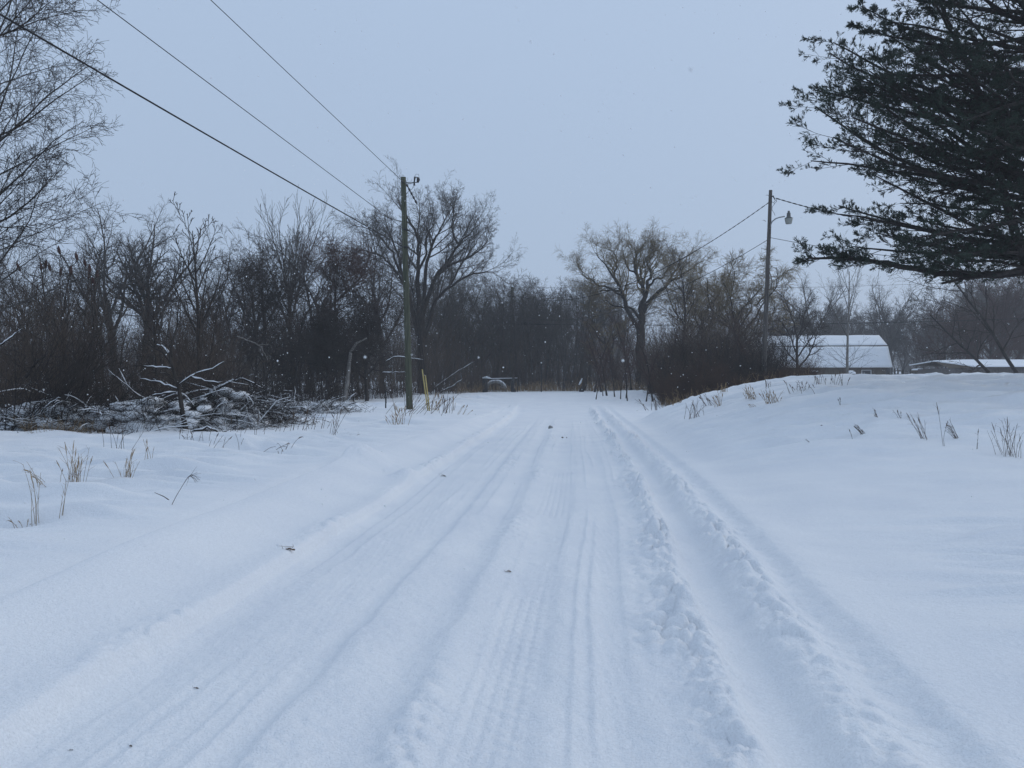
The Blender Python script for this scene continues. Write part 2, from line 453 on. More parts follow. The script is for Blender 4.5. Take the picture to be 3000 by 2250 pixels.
Q = np.stack([idx[:-1, :-1], idx[:-1, 1:], idx[1:, 1:], idx[1:, :-1]], -1).reshape(-1, 4)
cxm = (GX[:-1, :-1] + GX[1:, 1:]).ravel() / 2; cym = (GY[:-1, :-1] + GY[1:, 1:]).ravel() / 2
is_lane = (cxm > curveL2(cym) - .25) & (cxm < curveR(cym) + .5) & (cym < 52)
is_cross = (np.abs(cym - (57 + .30 * cxm)) < 6.5) & (cym > 40) & (cym < 90) & (cxm < 14) & (cxm > -60)
V_all = np.stack([GX, GY, GZ], -1).reshape(-1, 3); N_all = NRM.reshape(-1, 3)
for nm, mask in (('ground', ~(is_lane | is_cross)), ('road', is_lane & ~is_cross), ('cross_road', is_cross)):
    q = Q[mask]; used, inv = np.unique(q, return_inverse=True)
    mb = MB(); mb.raw(V_all[used], inv.reshape(-1, 4))
    o = mb.build(nm, SNOW)
    o.data.normals_split_custom_set_from_vertices(N_all[used].astype(np.float32))
    tag(o, kind='structure')
del GX, GY, GZ, dzdx, dzdy, NRM, V_all, N_all, Q

# ------------------------------------------------------------------ tree kinds
def T(name, label, cat='tree', loc=(0, 0, 0), rotz=0, group=None, scale=1.0):
    return thing(name, label, cat, loc, rotz, group, scale)

def at(px, Y, dz=-.05):
    X = PX(px, Y); return (X, Y, hz(X, Y) + dz)

def slim_tree(root, seed, h=9., r=.075, bark=BARK_DARK, twig=TWIG_DARK, lean=.05, k1=15, dens=1.0):
    rng = np.random.default_rng(seed)
    lv = grow(rng, (0, 0, 0), (rng.normal(0, lean), rng.normal(0, lean), 1), h, r, [
        dict(n=10, gn=.05, up=(.02, .05), tip=.12, k=k1, s0=.18, ang=(25, 48), lr=(.28, .42), prof=.62, rr=.55, flare=1.3),
        dict(n=6, gn=.10, up=(.05, .10), tip=.25, k=int(8 * dens), s0=.15, ang=(25, 50), lr=(.35, .55), prof=.45, rr=.6),
        dict(n=4, gn=.12, up=(.03, .06), tip=.4, k=5, s0=.2, ang=(25, 50), lr=(.35, .6), prof=.4, rr=.7),
        dict(n=3, gn=.15, up=(.0, .05), tip=.6)], rmin=.0045)
    lv = fit(lv, h)
    return tree_parts(root, lv, bark, twig)

def spreading_tree(root, seed, h=15., r=.24, bark=BARK_GREY, twig=TWIG_GREY, ang=(22, 50), fork=.42, gn=.10, k1=7, up=.05, droop=0.0, fine=8, rm=.006, lr1=(.95, 1.25)):
    rng = np.random.default_rng(seed)
    lv = grow(rng, (0, 0, 0), (rng.normal(0, .04), rng.normal(0, .04), 1), h * .5, r, [
        dict(n=8, gn=.05, up=(.03, .05), tip=.55, k=k1, s0=fork, ang=ang, lr=lr1, prof=.15, rr=.66, flare=1.5),
        dict(n=9, gn=gn, up=(up, up), tip=.22, k=9, s0=.22, ang=(25, 55), lr=(.30, .50), prof=.35, rr=.62),
        dict(n=6, gn=gn * 1.2, up=(up * .6, up * .6), tip=.3, k=fine, s0=.15, ang=(28, 58), lr=(.32, .55), prof=.35, rr=.62),
        dict(n=4, gn=gn * 1.3, up=(.02, .03 - droop * .5), tip=.5, k=6, s0=.2, ang=(25, 55), lr=(.45, .8), prof=.3, rr=.75),
        dict(n=3, gn=gn * 1.3, up=(-droop, -droop), tip=.6)], rmin=rm)
    lv = fit(lv, h)
    return tree_parts(root, lv, bark, twig)

def shrub(root, seed, h=3., stems=12, bark=BARK_DARK, twig=TWIG_DARK, spread=.45, r=.022, names=('stem', 'crown'), k1=7, k2=4):
    rng = np.random.default_rng(seed)
    a = rng.uniform(0, 6.28, stems); q = rng.uniform(.1, spread, stems)
    d = np.stack([np.cos(a) * q, np.sin(a) * q, np.ones(stems)], -1)
    p = np.stack([np.cos(a) * .15 * rng.random(stems), np.sin(a) * .15 * rng.random(stems), np.zeros(stems)], -1)
    lv = grow(rng, p, d, h * rng.uniform(.6, 1.1, stems), r, [
        dict(n=7, gn=.09, up=(0, -.02), tip=.25, k=k1, s0=.2, ang=(20, 50), lr=(.25, .45), prof=.4, rr=.6),
        dict(n=4, gn=.13, up=(.04, .02), tip=.4, k=k2, s0=.2, ang=(25, 55), lr=(.35, .6), prof=.3, rr=.7),
        dict(n=3, gn=.15, up=(0, 0), tip=.6)], rmin=.0035)
    return tree_parts(root, lv, bark, twig, 1, names)

# --- named trees
# birch-like tree leaning in from the left edge
r = T('birch_tree', 'large near tree with pale limbs and drooping fine twigs, filling the top left corner', loc=at(-150, 17.5))
rng = np.random.default_rng(3)
LV = dict
lv = grow(rng, (0, 0, 0), (.10, -.02, 1), 14.5, .17, [
    dict(n=12, gn=.035, up=(.02, .02), tip=.30, k=15, s0=.20, ang=(32, 62), lr=(.15, .24), prof=.35, rr=.26, flare=1.4),
    dict(n=9, gn=.09, up=(.06, .0), tip=.25, k=10, s0=.15, ang=(25, 55), lr=(.34, .56), prof=.35, rr=.55),
    dict(n=6, gn=.11, up=(.02, -.06), tip=.35, k=9, s0=.1, ang=(25, 55), lr=(.32, .55), prof=.3, rr=.6),
    dict(n=4, gn=.13, up=(-.02, -.05), tip=.5, k=3, s0=.3, ang=(25, 50), lr=(.35, .6), prof=.3, rr=.8),
    dict(n=3, gn=.12, up=(.0, .02), tip=.7)], rmin=.0035)
tree_parts(r, lv, BARK_PALE, BARK_DARK)
# pale limbs of it that cross the corner
nL = 34
rq = np.random.default_rng(14)
zz = np.linspace(2.6, 13.6, nL)
pl = grow(rq, np.stack([.1 * zz, rq.normal(0, .05, nL), zz], -1), np.stack([rq.uniform(.55, 1.0, nL), rq.normal(0, .5, nL), rq.uniform(.35, 1.0, nL)], -1),
          rq.uniform(2.4, 4.0, nL), rq.uniform(.014, .030, nL), [
    dict(n=9, gn=.07, up=(.06, -.07), tip=.25, k=11, s0=.15, ang=(25, 60), lr=(.28, .48), prof=.3, rr=.45),
    dict(n=7, gn=.11, up=(.05, -.07), tip=.3, k=9, s0=.12, ang=(25, 58), lr=(.3, .55), prof=.3, rr=.6),
    dict(n=5, gn=.13, up=(-.01, -.02), tip=.5, k=3, s0=.25, ang=(25, 50), lr=(.4, .65), prof=.3, rr=.8),
    dict(n=3, gn=.12, up=(0, .03), tip=.7)], rmin=.0038)
MB().tubes(*pl[0], 6).build('limb', BARK_GREY, r)
mb = MB()
for q in pl[1:]: mb.tubes(*q, 3)
mb.build('branch', BARK_DARK, r)

# pair of tall grey trees behind the left thicket
r = T('grey_tree', 'tall grey tree with a thick forked trunk rising behind the brush pile thicket', loc=at(438, 55), group=None)
spreading_tree(r, 21, 15.0, .42, ang=(14, 40), fork=.5, gn=.11, k1=6, up=.07)
r = T('grey_tree', 'tall grey tree with several crooked stems, just left of the thick forked one', loc=at(352, 53))
spreading_tree(r, 22, 14.6, .30, ang=(12, 38), fork=.28, gn=.11, k1=6, up=.07)
r = T('grey_tree', 'leaning grey tree at far left behind the seed-headed sumac', loc=at(190, 52))
spreading_tree(r, 23, 11.0, .26, ang=(18, 46), fork=.35, gn=.11, k1=6, up=.06)

# dark young tree with straight rising branches
r = T('ash_tree', 'dark young tree with straight rising branches standing above the brush pile', loc=at(586, 31))
rng = np.random.default_rng(31)
lv = grow(rng, (0, 0, 0), (-.01, 0, 1), 9.6, .13, [
    dict(n=10, gn=.02, up=(.02, .02), tip=.12, k=13, s0=.30, ang=(26, 44), lr=(.38, .55), prof=.55, rr=.75, flare=1.2),
    dict(n=6, gn=.045, up=(.05, .08), tip=.2, k=6, s0=.25, ang=(24, 40), lr=(.30, .48), prof=.5, rr=.6),
    dict(n=4, gn=.06, up=(.04, .05), tip=.4, k=3, s0=.3, ang=(25, 40), lr=(.3, .5), prof=.4, rr=.7),
    dict(n=2, gn=.06, up=(.0, .03), tip=.7)], rmin=.011)
lv = fit(lv, 9.2)
tree_parts(r, lv, BARK_DARK, BARK_DARK)

# dome-crowned fine tree
r = T('maple_tree', 'fan-crowned grey tree with a fine rounded top between two dark vine clumps', loc=at(858, 66))
rng = np.random.default_rng(41)
lv = grow(rng, (0, 0, 0), (0, 0, 1), 9.0, .26, [
    dict(n=8, gn=.03, up=(.02, .02), tip=.5, k=13, s0=.45, ang=(10, 42), lr=(.80, 1.02), prof=.1, rr=.55, flare=1.3),
    dict(n=8, gn=.035, up=(.035, .05), tip=.2, k=9, s0=.25, ang=(14, 30), lr=(.35, .55), prof=.35, rr=.6),
    dict(n=5, gn=.05, up=(.03, .04), tip=.3, k=7, s0=.2, ang=(15, 32), lr=(.35, .55), prof=.35, rr=.65),
    dict(n=3, gn=.07, up=(.02, .03), tip=.5)], rmin=.012)
lv = fit(lv, 16.9)
tree_parts(r, lv, BARK_GREY, TWIG_GREY)

# vine-wrapped clumps
def vine_tree(root, seed, h, w, red):
    rng = np.random.default_rng(seed)
    lv = grow(rng, (0, 0, 0), (0, 0, 1), h * .78, .14, [
        dict(n=8, gn=.06, up=(.03, .03), tip=.4, k=14, s0=.2, ang=(25, 65), lr=(.25, .42), prof=.2, rr=.5),
        dict(n=6, gn=.16, up=(.06, .04), tip=.3, k=9, s0=.15, ang=(30, 70), lr=(.35, .6), prof=.2, rr=.6),
        dict(n=4, gn=.2, up=(.0, .0), tip=.4, k=4, s0=.2, ang=(30, 70), lr=(.4, .7), prof=.2, rr=.7),
        dict(n=3, gn=.25, up=(0, -.05), tip=.6)], rmin=.008)
    tree_parts(root, lv, BARK_DARK, TWIG_DARK)
    # tangle of vines: curled strands filling lumpy clusters
    nC = 26; c = np.stack([rng.normal(0, w * .36, nC), rng.normal(0, w * .36, nC), rng.uniform(.38, 1.0, nC) * h], -1)
    c[:, :2] *= (1.15 - .5 * (c[:, 2:] / h - .5))
    s = rng.integers(0, nC, 1500); p = c[s] + rng.normal(0, .42, (1500, 3))
    v = grow(rng, p, rng.normal(0, 1, (1500, 3)), rng.uniform(.5, 1.3, 1500), .009, [
        dict(n=6, gn=.38, up=(-.02, -.06), tip=.6, k=3, s0=.1, ang=(40, 80), lr=(.3, .6), rr=.9), dict(n=3, gn=.3, tip=.7)], rmin=.007)
    mb = MB()
    for q in v: mb.tubes(*q, 3)
    mb.build('vine', TWIG_RED if red else TWIG_DARK, root)
r = T('vine_tree', 'dark vine-smothered tree clump, browner one beside the straight young tree', loc=at(778, 47)); vine_tree(r, 51, 9.6, 3.0, False)
r = T('vine_tree', 'reddish-topped vine-smothered tree just left of the near utility pole', loc=at(985, 52)); vine_tree(r, 52, 10.6, 3.0, True)
r = T('vine_tree', 'lower dark vine tangle hanging between the red-topped clump and the near pole', loc=at(1075, 51)); vine_tree(r, 53, 7.2, 3.4, False)
r = T('vine_tree', 'dark ivy-covered trunk low in the thicket behind the pale broken snag', loc=at(960, 48.6)); vine_tree(r, 54, 5.6, 2.2, False)

# the big cottonwood behind the near pole
r = T('cottonwood_tree', 'tallest bare tree, wide spreading crown with thick forked limbs behind the near utility pole', loc=at(1243, 64))
def traced(root, seed, limbs, ox, oy, k_, Y, r0, subs, barks, rmin, names=('trunk', 'limb', 'crown'), wob=.12, dy=3.0):
    """limbs: image-plane shapes given real size and depth; first is the trunk"""
    rng = np.random.default_rng(seed); o_ = np.array(root.location); tr = []; n = 16
    base = None
    for li, (rad0, rad1, pts) in enumerate(limbs):
        sp_ = 0 if li == 0 else rng.uniform(-dy, dy)
        q = np.array([P3(ox + x / k_, oy + y / k_, Y) for x, y in pts]) - o_
        t = np.linspace(0, 1, n); s_ = np.linspace(0, 1, len(q))
        q = np.stack([np.interp(t, s_, q[:, i]) for i in range(3)], -1)
        kk = np.array([.25, .5, .25]); 
        for i in range(3): q[1:-1, i] = q[:-2, i] * .25 + q[1:-1, i] * .5 + q[2:, i] * .25
        q[1:] += rng.normal(0, wob, (n - 1, 3)); q[:, 1] += sp_ * t ** 1.2
        if li == 0: q[0, 2] = -.1; q[:, 1] = 0
        tr.append((q[None], np.linspace(rad0, rad1, n)[None]))
    a = MB().tubes(*tr[0], 9); a.build(names[0], barks[0], root)
    mb = MB()
    for q in tr[1:]: mb.tubes(*q, 6)
    mb.build(names[1], barks[1], root)
    st_, di_, le_, ra_ = [], [], [], []
    for q, rd in tr[1:]:
        q = q[0]; rd = rd[0]; L_ = np.linalg.norm(np.diff(q, axis=0), axis=1).sum()
        for j in range(subs[0]):
            x = (.26 + .73 * (j + rng.random()) / subs[0]) * (n - 1); i0 = min(int(x), n - 2); f = x - i0
            d = nrm(q[i0 + 1] - q[i0]); per = nrm(np.cross(d, rng.normal(0, 1, 3))); an = R_(rng.uniform(20, 58))
            st_.append(q[i0] * (1 - f) + q[i0 + 1] * f); di_.append(d * math.cos(an) + per * math.sin(an) + np.array([0, 0, .15]))
            le_.append(min(L_, 9.0) * rng.uniform(.26, .56) * (1.2 - .5 * x / n)); ra_.append(max(rd[i0] * .5, .02))
    lv = grow(rng, st_, di_, le_, ra_, subs[1], rmin=rmin)
    mb = MB()
    for q, kq in zip(lv, (5, 4, 3, 3)): mb.tubes(*q, kq)
    mb.build(names[2], barks[2], root)
CW = [(.44, .30, [(1112, 1430), (1110, 1250), (1105, 1000), (1092, 860)]),
      (.26, .03, [(1092, 900), (1085, 700), (1086, 600), (1100, 480), (1095, 380), (1060, 300), (1015, 215), (985, 130)]),
      (.26, .03, [(1110, 930), (1140, 800), (1180, 680), (1230, 590), (1300, 470), (1340, 400), (1400, 330), (1470, 250)]),
      (.20, .03, [(1120, 880), (1130, 600), (1150, 480), (1180, 380), (1210, 320), (1240, 250), (1280, 130)]),
      (.22, .03, [(1110, 1150), (1170, 900), (1200, 800), (1280, 720), (1400, 640), (1500, 610), (1600, 615)]),
      (.14, .02, [(1230, 590), (1320, 540), (1420, 500), (1500, 450), (1535, 370)]),
      (.22, .03, [(1085, 1050), (1050, 900), (1030, 800), (985, 620), (960, 480), (905, 340), (865, 190)]),
      (.20, .03, [(1080, 980), (1040, 830), (990, 680), (930, 580), (850, 480), (740, 440), (670, 420)]),
      (.12, .02, [(985, 620), (930, 480), (880, 400), (800, 330), (730, 300)]),
      (.14, .02, [(1086, 600), (1140, 480), (1130, 380), (1180, 270), (1165, 130)]),
      (.12, .02, [(1340, 400), (1300, 320), (1330, 230), (1310, 140)]), (.12, .02, [(1280, 720), (1350, 560), (1440, 400), (1500, 300)])]
traced(r, 66, CW, 700, 450, 2.0738, 64, .4, (12, [
    dict(n=8, gn=.07, up=(.03, .06), tip=.25, k=8, s0=.12, ang=(22, 50), lr=(.30, .55), prof=.3, rr=.6),
    dict(n=5, gn=.14, up=(.04, .05), tip=.35, k=6, s0=.12, ang=(25, 55), lr=(.36, .66), prof=.3, rr=.65),
    dict(n=4, gn=.15, up=(.02, .05), tip=.5, k=3, s0=.2, ang=(30, 60), lr=(.4, .65), prof=.3, rr=.75),
    dict(n=2, gn=.15, up=(0, .04), tip=.7)]), (BARK_DARK, BARK_DARK, TWIG_GREY), .0065, wob=.05)
r.scale = (.95, .95, .865)
r = T('cottonwood_tree', 'broad fine-twigged bare tree at the left shoulder of the tallest tree', loc=at(1120, 66))
spreading_tree(r, 67, 16.6, .24, ang=(20, 52), fork=.4, gn=.12, k1=7, up=.05)
r = T('cottonwood_tree', 'bare grey tree leaning right beyond the tallest crown, forked near its top', loc=at(1408, 78))
spreading_tree(r, 68, 13.2, .2, ang=(20, 50), fork=.4, gn=.12, k1=6, up=.05)

# willows
def willow(root, seed, h, r0, n_limb, yellow, droop=.16, lean=(0, 0)):
    rng = np.random.default_rng(seed)
    lv = grow(rng, (0, 0, 0), (lean[0], lean[1], 1), h * .42, r0, [
        dict(n=7, gn=.05, up=(.02, .02), tip=.62, k=n_limb, s0=.35, ang=(18, 58), lr=(.75, 1.25), prof=.0, rr=.6, flare=1.4),
        dict(n=12, gn=.20, up=(.03, .10), tip=.28, k=8, s0=.25, ang=(28, 60), lr=(.26, .46), prof=.3, rr=.62),
        dict(n=7, gn=.17, up=(.06, .03), tip=.3, k=9, s0=.15, ang=(25, 60), lr=(.32, .55), prof=.3, rr=.55),
        dict(n=5, gn=.12, up=(.04, -droop), tip=.45, k=10, s0=.15, ang=(20, 55), lr=(.6, 1.05), prof=.2, rr=.6),
        dict(n=4, gn=.08, up=(-droop * .3, -droop * 1.3), tip=.7)], rmin=.010)
    lv = fit(lv, h)
    a = MB(); b = MB(); c = MB()
    for i, (p, q) in enumerate(lv): (a if i == 0 else b if i < 3 else c).tubes(p, q, SIDES[i])
    a.build('trunk', BARK_DARK, root); b.build('limb', BARK_DARK, root); c.build('crown', TWIG_YELLOW if yellow else TWIG_GREY, root)
r = T('willow_tree', 'large willow with black twisted limbs and pale curling twig tips at centre right', loc=at(1877, 82))
WL = [(.60, .42, [(1215, 1400), (1222, 1150), (1215, 900), (1225, 760)]),
      (.36, .03, [(1222, 800), (1228, 700), (1255, 600), (1230, 500), (1180, 420), (1160, 330), (1200, 240), (1240, 150)]),
      (.30, .03, [(1205, 900), (1190, 840), (1100, 720), (1070, 600), (1060, 540), (980, 470), (960, 400), (900, 330), (850, 260)]),
      (.15, .02, [(1060, 560), (960, 530), (880, 500), (800, 440), (765, 390), (748, 340)]),
      (.18, .02, [(1075, 620), (1035, 480), (1010, 400), (1050, 300), (1010, 220), (960, 180)]),
      (.30, .03, [(1235, 740), (1265, 680), (1330, 600), (1420, 520), (1500, 460), (1560, 420), (1620, 370), (1700, 320)]),
      (.22, .02, [(1250, 620), (1270, 480), (1290, 400), (1260, 320), (1330, 250), (1370, 190)]),
      (.18, .02, [(1245, 600), (1300, 500), (1380, 440), (1420, 390), (1440, 310)]),
      (.17, .02, [(1215, 800), (1140, 700), (1090, 690), (1010, 680), (930, 630), (900, 600)]),
      (.12, .02, [(1075, 600), (960, 545), (900, 560), (870, 582), (810, 570), (792, 530)]),
      (.14, .02, [(1180, 420), (1110, 370), (1090, 280), (1070, 200)]), (.14, .02, [(1420, 520), (1470, 430), (1540, 330), (1570, 260)]),
      (.14, .02, [(1230, 500), (1210, 400), (1250, 300), (1300, 220)])]
traced(r, 73, WL, 1400, 600, 2.5525, 82, .5, (10, [
    dict(n=9, gn=.18, up=(.04, .06), tip=.3, k=8, s0=.15, ang=(25, 60), lr=(.32, .55), prof=.3, rr=.6),
    dict(n=6, gn=.14, up=(.06, .0), tip=.35, k=6, s0=.12, ang=(20, 55), lr=(.5, .9), prof=.25, rr=.6),
    dict(n=5, gn=.10, up=(.05, -.13), tip=.5, k=3, s0=.2, ang=(20, 50), lr=(.5, .9), prof=.2, rr=.7),
    dict(n=3, gn=.08, up=(-.03, -.14), tip=.7)]), (BARK_DARK, BARK_DARK, TWIG_YELLOW), .0065, wob=.09)
r.scale = (.95, .95, .90)
r = T('willow_tree', 'slim leaning willow stem close against the left of the large twisted willow', loc=at(1812, 80)); willow(r, 79, 10.5, .3, 4, True, .12, (-.22, 0))
r = T('willow_tree', 'yellowish fine-twigged weeping willow just left of the lamp pole', loc=at(2168, 74)); willow(r, 75, 13.8, .24, 12, True, .16); r.scale = (1.15, 1.15, 1)
r = T('willow_tree', 'smaller yellowish willow with upright tips between the twisted willow and the weeping one', loc=at(2068, 78)); willow(r, 76, 14.6, .24, 10, True, .10)
r = T('tall_tree', 'straight dark slender tree standing just right of the twisted willow', loc=at(1982, 66)); slim_tree(r, 77, 12.8, .14, k1=18)

# trees around the barn
r = T('poplar_tree', 'pale young tree with steep rising branches standing before the snowy barn roof', loc=at(2482, 62))
rng = np.random.default_rng(81)
lv = grow(rng, (0, 0, 0), (0, 0, 1), 9.0, .12, [
    dict(n=9, gn=.015, up=(.02, .02), tip=.25, k=9, s0=.40, ang=(14, 30), lr=(.45, .70), prof=.25, rr=.45, flare=1.2),
    dict(n=8, gn=.03, up=(.02, .05), tip=.2, k=8, s0=.2, ang=(18, 36), lr=(.24, .40), prof=.4, rr=.55),
    dict(n=4, gn=.06, up=(.03, .03), tip=.35, k=4, s0=.2, ang=(20, 40), lr=(.35, .6), prof=.4, rr=.7),
    dict(n=3, gn=.06, up=(.02, .02), tip=.6)], rmin=.006)
tree_parts(r, lv, BARK_PALE, TWIG_GREY)
low = grow(np.random.default_rng(82), np.stack([np.zeros(12), np.zeros(12), np.linspace(.6, 2.0, 12)], -1),
           [(math.cos(a * 2.4), math.sin(a * 2.4), .55) for a in range(12)], 2.6, .018, [
    dict(n=6, gn=.06, up=(.0, .04), tip=.3, k=7, s0=.2, ang=(25, 45), lr=(.3, .5), prof=.4, rr=.6), dict(n=3, gn=.1, tip=.5)], rmin=.006)
mb = MB()
for q in low: mb.tubes(*q, 3)
mb.build('branch', TWIG_GREY, r)
r = T('apple_tree', 'dark gnarled tree in front of the left half of the barn roof', loc=at(2338, 60)); spreading_tree(r, 83, 8.2, .14, BARK_DARK, TWIG_DARK, ang=(20, 58), fork=.25, gn=.15, k1=7, up=.05)
r = T('bushy_tree', 'dense grey tree rising behind the barn near the lamp pole', loc=at(2415, 112)); spreading_tree(r, 84, 16.5, .35, ang=(20, 55), fork=.3, k1=8)
r = T('bushy_tree', 'round-crowned grey tree behind the right end of the barn', loc=at(2600, 125)); spreading_tree(r, 85, 16.8, .35, ang=(15, 48), fork=.35, gn=.08, k1=9)
r = T('leaning_tree', 'bare tree leaning left in front of the low shed, lower of two', loc=at(2930, 56))
def leaning(root, seed, h, lean):
    rng = np.random.default_rng(seed)
    lv = grow(rng, (0, 0, 0), (lean, .1, 1), h, .13, [
        dict(n=9, gn=.05, up=(-.02, .04), tip=.3, k=11, s0=.25, ang=(30, 65), lr=(.35, .6), prof=.3, rr=.55),
        dict(n=7, gn=.10, up=(.02, .04), tip=.25, k=8, s0=.2, ang=(25, 55), lr=(.35, .55), prof=.3, rr=.6),
        dict(n=4, gn=.13, up=(.02, .02), tip=.4, k=6, s0=.2, ang=(25, 55), lr=(.4, .6), prof=.3, rr=.7),
        dict(n=3, gn=.15, tip=.6)], rmin=.005)
    tree_parts(root, lv, BRUSH, TWIG_DARK)
leaning(r, 86, 7.0, -.95)
r = T('leaning_tree', 'bare tree leaning left at the right edge beside the low shed, taller of two', loc=at(3000, 52)); leaning(r, 87, 9.5, -.72)
r = T('bushy_tree', 'wide brown-grey tree at the right edge behind the low shed', loc=at(2930, 96)); spreading_tree(r, 88, 16.0, .3, BARK_GREY, TWIG_RED, ang=(20, 60), fork=.2, k1=9)
r = T('bushy_tree', 'rounded hazy tree rising between the barn and the low shed', loc=at(2745, 118)); spreading_tree(r, 89, 13.5, .3, BARK_GREY, TWIG_GREY, ang=(20, 60), fork=.2, k1=9)

# --- repeated thicket trees: prototypes copied
def protos(name, label, group, makers):
    out = []
    for mk in makers:
        r = T(name, label, 'tree', (0, 0, 0), 0, group); mk(r); out.append(r)
    return out
rng_s = random.Random(5)
def scatter(plist, spots, first_used):
    for px, Y, h, ref in spots:
        i = rng_s.randrange(len(plist)); p = plist[i]
        loc = at(px, Y); sc = h / ref; rz = rng_s.uniform(0, 6.28)
        s3 = (sc * rng_s.uniform(.9, 1.15), sc * rng_s.uniform(.9, 1.15), sc)
        if not first_used[i]:
            p.location = loc; p.rotation_euler = (0, 0, rz); p.scale = s3; first_used[i] = True
        else: dup(p, loc, rz, s3)

mk = [lambda r, s=s: slim_tree(r, s, 9, .085, k1=13 + s % 4) for s in (101, 102, 103)]
def spots_left():
    o = []
    for i in range(64):
        px = -120 + 1180 * (i + rng_s.random()) / 64
        Y = rng_s.uniform(28, 48) if px < 620 else rng_s.uniform(48, 62)
        top = 905 + rng_s.uniform(-120, 90) - (50 if 620 < px < 1000 else 0)
        o.append((px, Y, (HY - top / K) / F * Y + 1.6, 9.0))
    return o
G1 = 'slim bare trees in the left thicket'
pl1 = protos('thicket_tree', 'slim dark bare tree among the thicket behind the brush pile', G1, mk)
scatter(pl1, spots_left(), [False] * 3)
mk2 = [lambda r, s=s: slim_tree(r, s, 10, .10, BARK_GREY, TWIG_GREY, k1=14, lean=.06) for s in (111, 112, 113)]
def spots_mid():
    o = []
    for i in range(58):
        px = 1240 + 500 * (i + rng_s.random()) / 58
        Y = rng_s.uniform(75, 98)
        top = 880 + rng_s.uniform(-70, 75)
        o.append((px, Y, (HY - top / K) / F * Y + 1.1, 10.0))
    return o
pl2 = protos('woodland_tree', 'slim grey bare tree in the far woodland beyond the cross road', 'slim grey trees beyond the cross road', mk2)
scatter(pl2, spots_mid(), [False] * 3)
mk3 = [lambda r, s=s: slim_tree(r, s, 8, .08, BARK_DARK, TWIG_RED, k1=15, lean=.1) for s in (121, 122)]
def spots_right():
    o = []
    for i in range(44):
        px = 1730 + 520 * (i + rng_s.random()) / 44
        Y = rng_s.uniform(50, 76)
        top = 945 + rng_s.uniform(-60, 70)
        o.append((px, Y, (HY - top / K) / F * Y + .9, 8.0))
    return o
pl3 = protos('scrub_tree', 'small reddish-dark bare tree below the willows left of the lamp pole', 'small dark trees below the willows', mk3)
scatter(pl3, spots_right(), [False] * 2)
mk6 = [lambda r, s=s: spreading_tree(r, s, 13, .2, BARK_GREY, TWIG_GREY, ang=(14, 44), fork=.3, k1=7, rm=.008, fine=7, up=.06) for s in (161, 162, 163)]
def spots_back():
    o = []
    for i in range(10):
        px = -60 + 1500 * (i + rng_s.random()) / 10
        Y = rng_s.uniform(54, 64) if px < 1000 else rng_s.uniform(80, 92)
        top = (690 if px < 1000 else 770) + rng_s.uniform(-75, 60)
        o.append((px, Y, (HY - top / K) / F * Y + 1.4, 13.0))
    for i in range(11):
        px = 1440 + 430 * (i + rng_s.random()) / 11; Y = rng_s.uniform(96, 108); top = 845 + rng_s.uniform(-45, 40)
        o.append((px, Y, (HY - top / K) / F * Y + 1.0, 13.0))
    return o
_spots_back = spots_back
def spots_back():
    o = _spots_back()
    for px, top, Y in ((1325, 800, 76), (1368, 770, 80), (1405, 830, 77), (1450, 800, 82), (1490, 850, 86), (1535, 765, 84), (1565, 800, 88), (1610, 850, 92), (1660, 860, 90), (1250, 770, 72), (1290, 820, 74)):
        o.append((px, Y, (HY - top / K) / F * Y + 1.0, 13.0))
    return o
pl6 = protos('background_tree', 'grey spreading bare tree rising out of the woodland at the back', 'grey trees at the back of the woodland', mk6)
scatter(pl6, spots_back(), [False] * 3)
mk7 = [lambda r, s=s: spreading_tree(r, s, 11, .16, BARK_DARK, TWIG_RED, ang=(20, 62), fork=.15, k1=9, rm=.010, fine=8, up=.04) for s in (171, 172)]
pl7 = protos('hedgerow_tree', 'dark dense bare tree in the clump just behind the low shed', 'dark trees behind the low shed', mk7)
scatter(pl7, [(px, rng_s.uniform(88, 100), rng_s.uniform(8.5, 13), 11.) for px in (2770, 2815, 2860, 2900, 2945, 2985, 3030, 3090)], [False] * 2)
pl5 = [None, None]
for i in range(16):
    px = 1950 + 345 * (i + rng_s.random()) / 16; Y = rng_s.uniform(44, 58)
    top = 1010 + rng_s.uniform(-60, 50); hh = (HY - top / K) / F * Y + .5
    if i < 2:
        pl5[i] = T('shrub', 'dark twiggy shrub above the bramble at the foot of the lamp pole', 'shrub', at(px, Y), 0, 'dark shrubs above the bramble', hh / 3.2)
        shrub(pl5[i], 150 + i, 3., 16, BARK_DARK, TWIG_DARK, .55, .024, k1=9, k2=5)
    else: dup(pl5[i % 2], at(px, Y), rng_s.uniform(0, 6.28), hh / 3.2)
mk4 = [lambda r, s=s: spreading_tree(r, s, 13, .2, BARK_GREY, TWIG_GREY, ang=(18, 50), fork=.2, k1=8, rm=.015, fine=7) for s in (131, 132)]
def spots_far():
    o = []
    for i in range(26):
        px = 2290 + 760 * (i + rng_s.random()) / 26
        Y = rng_s.uniform(118, 150)
        top = 930 + rng_s.uniform(-50, 35) - (75 if px > 2760 else 0)
        o.append((px, Y, (HY - top / K) / F * Y + .3, 13.0))
    return o
pl4 = protos('distant_tree', 'hazy grey tree in the row behind the barn and the low shed', 'hazy trees behind the barn', mk4)
scatter(pl4, spots_far(), [False] * 2)

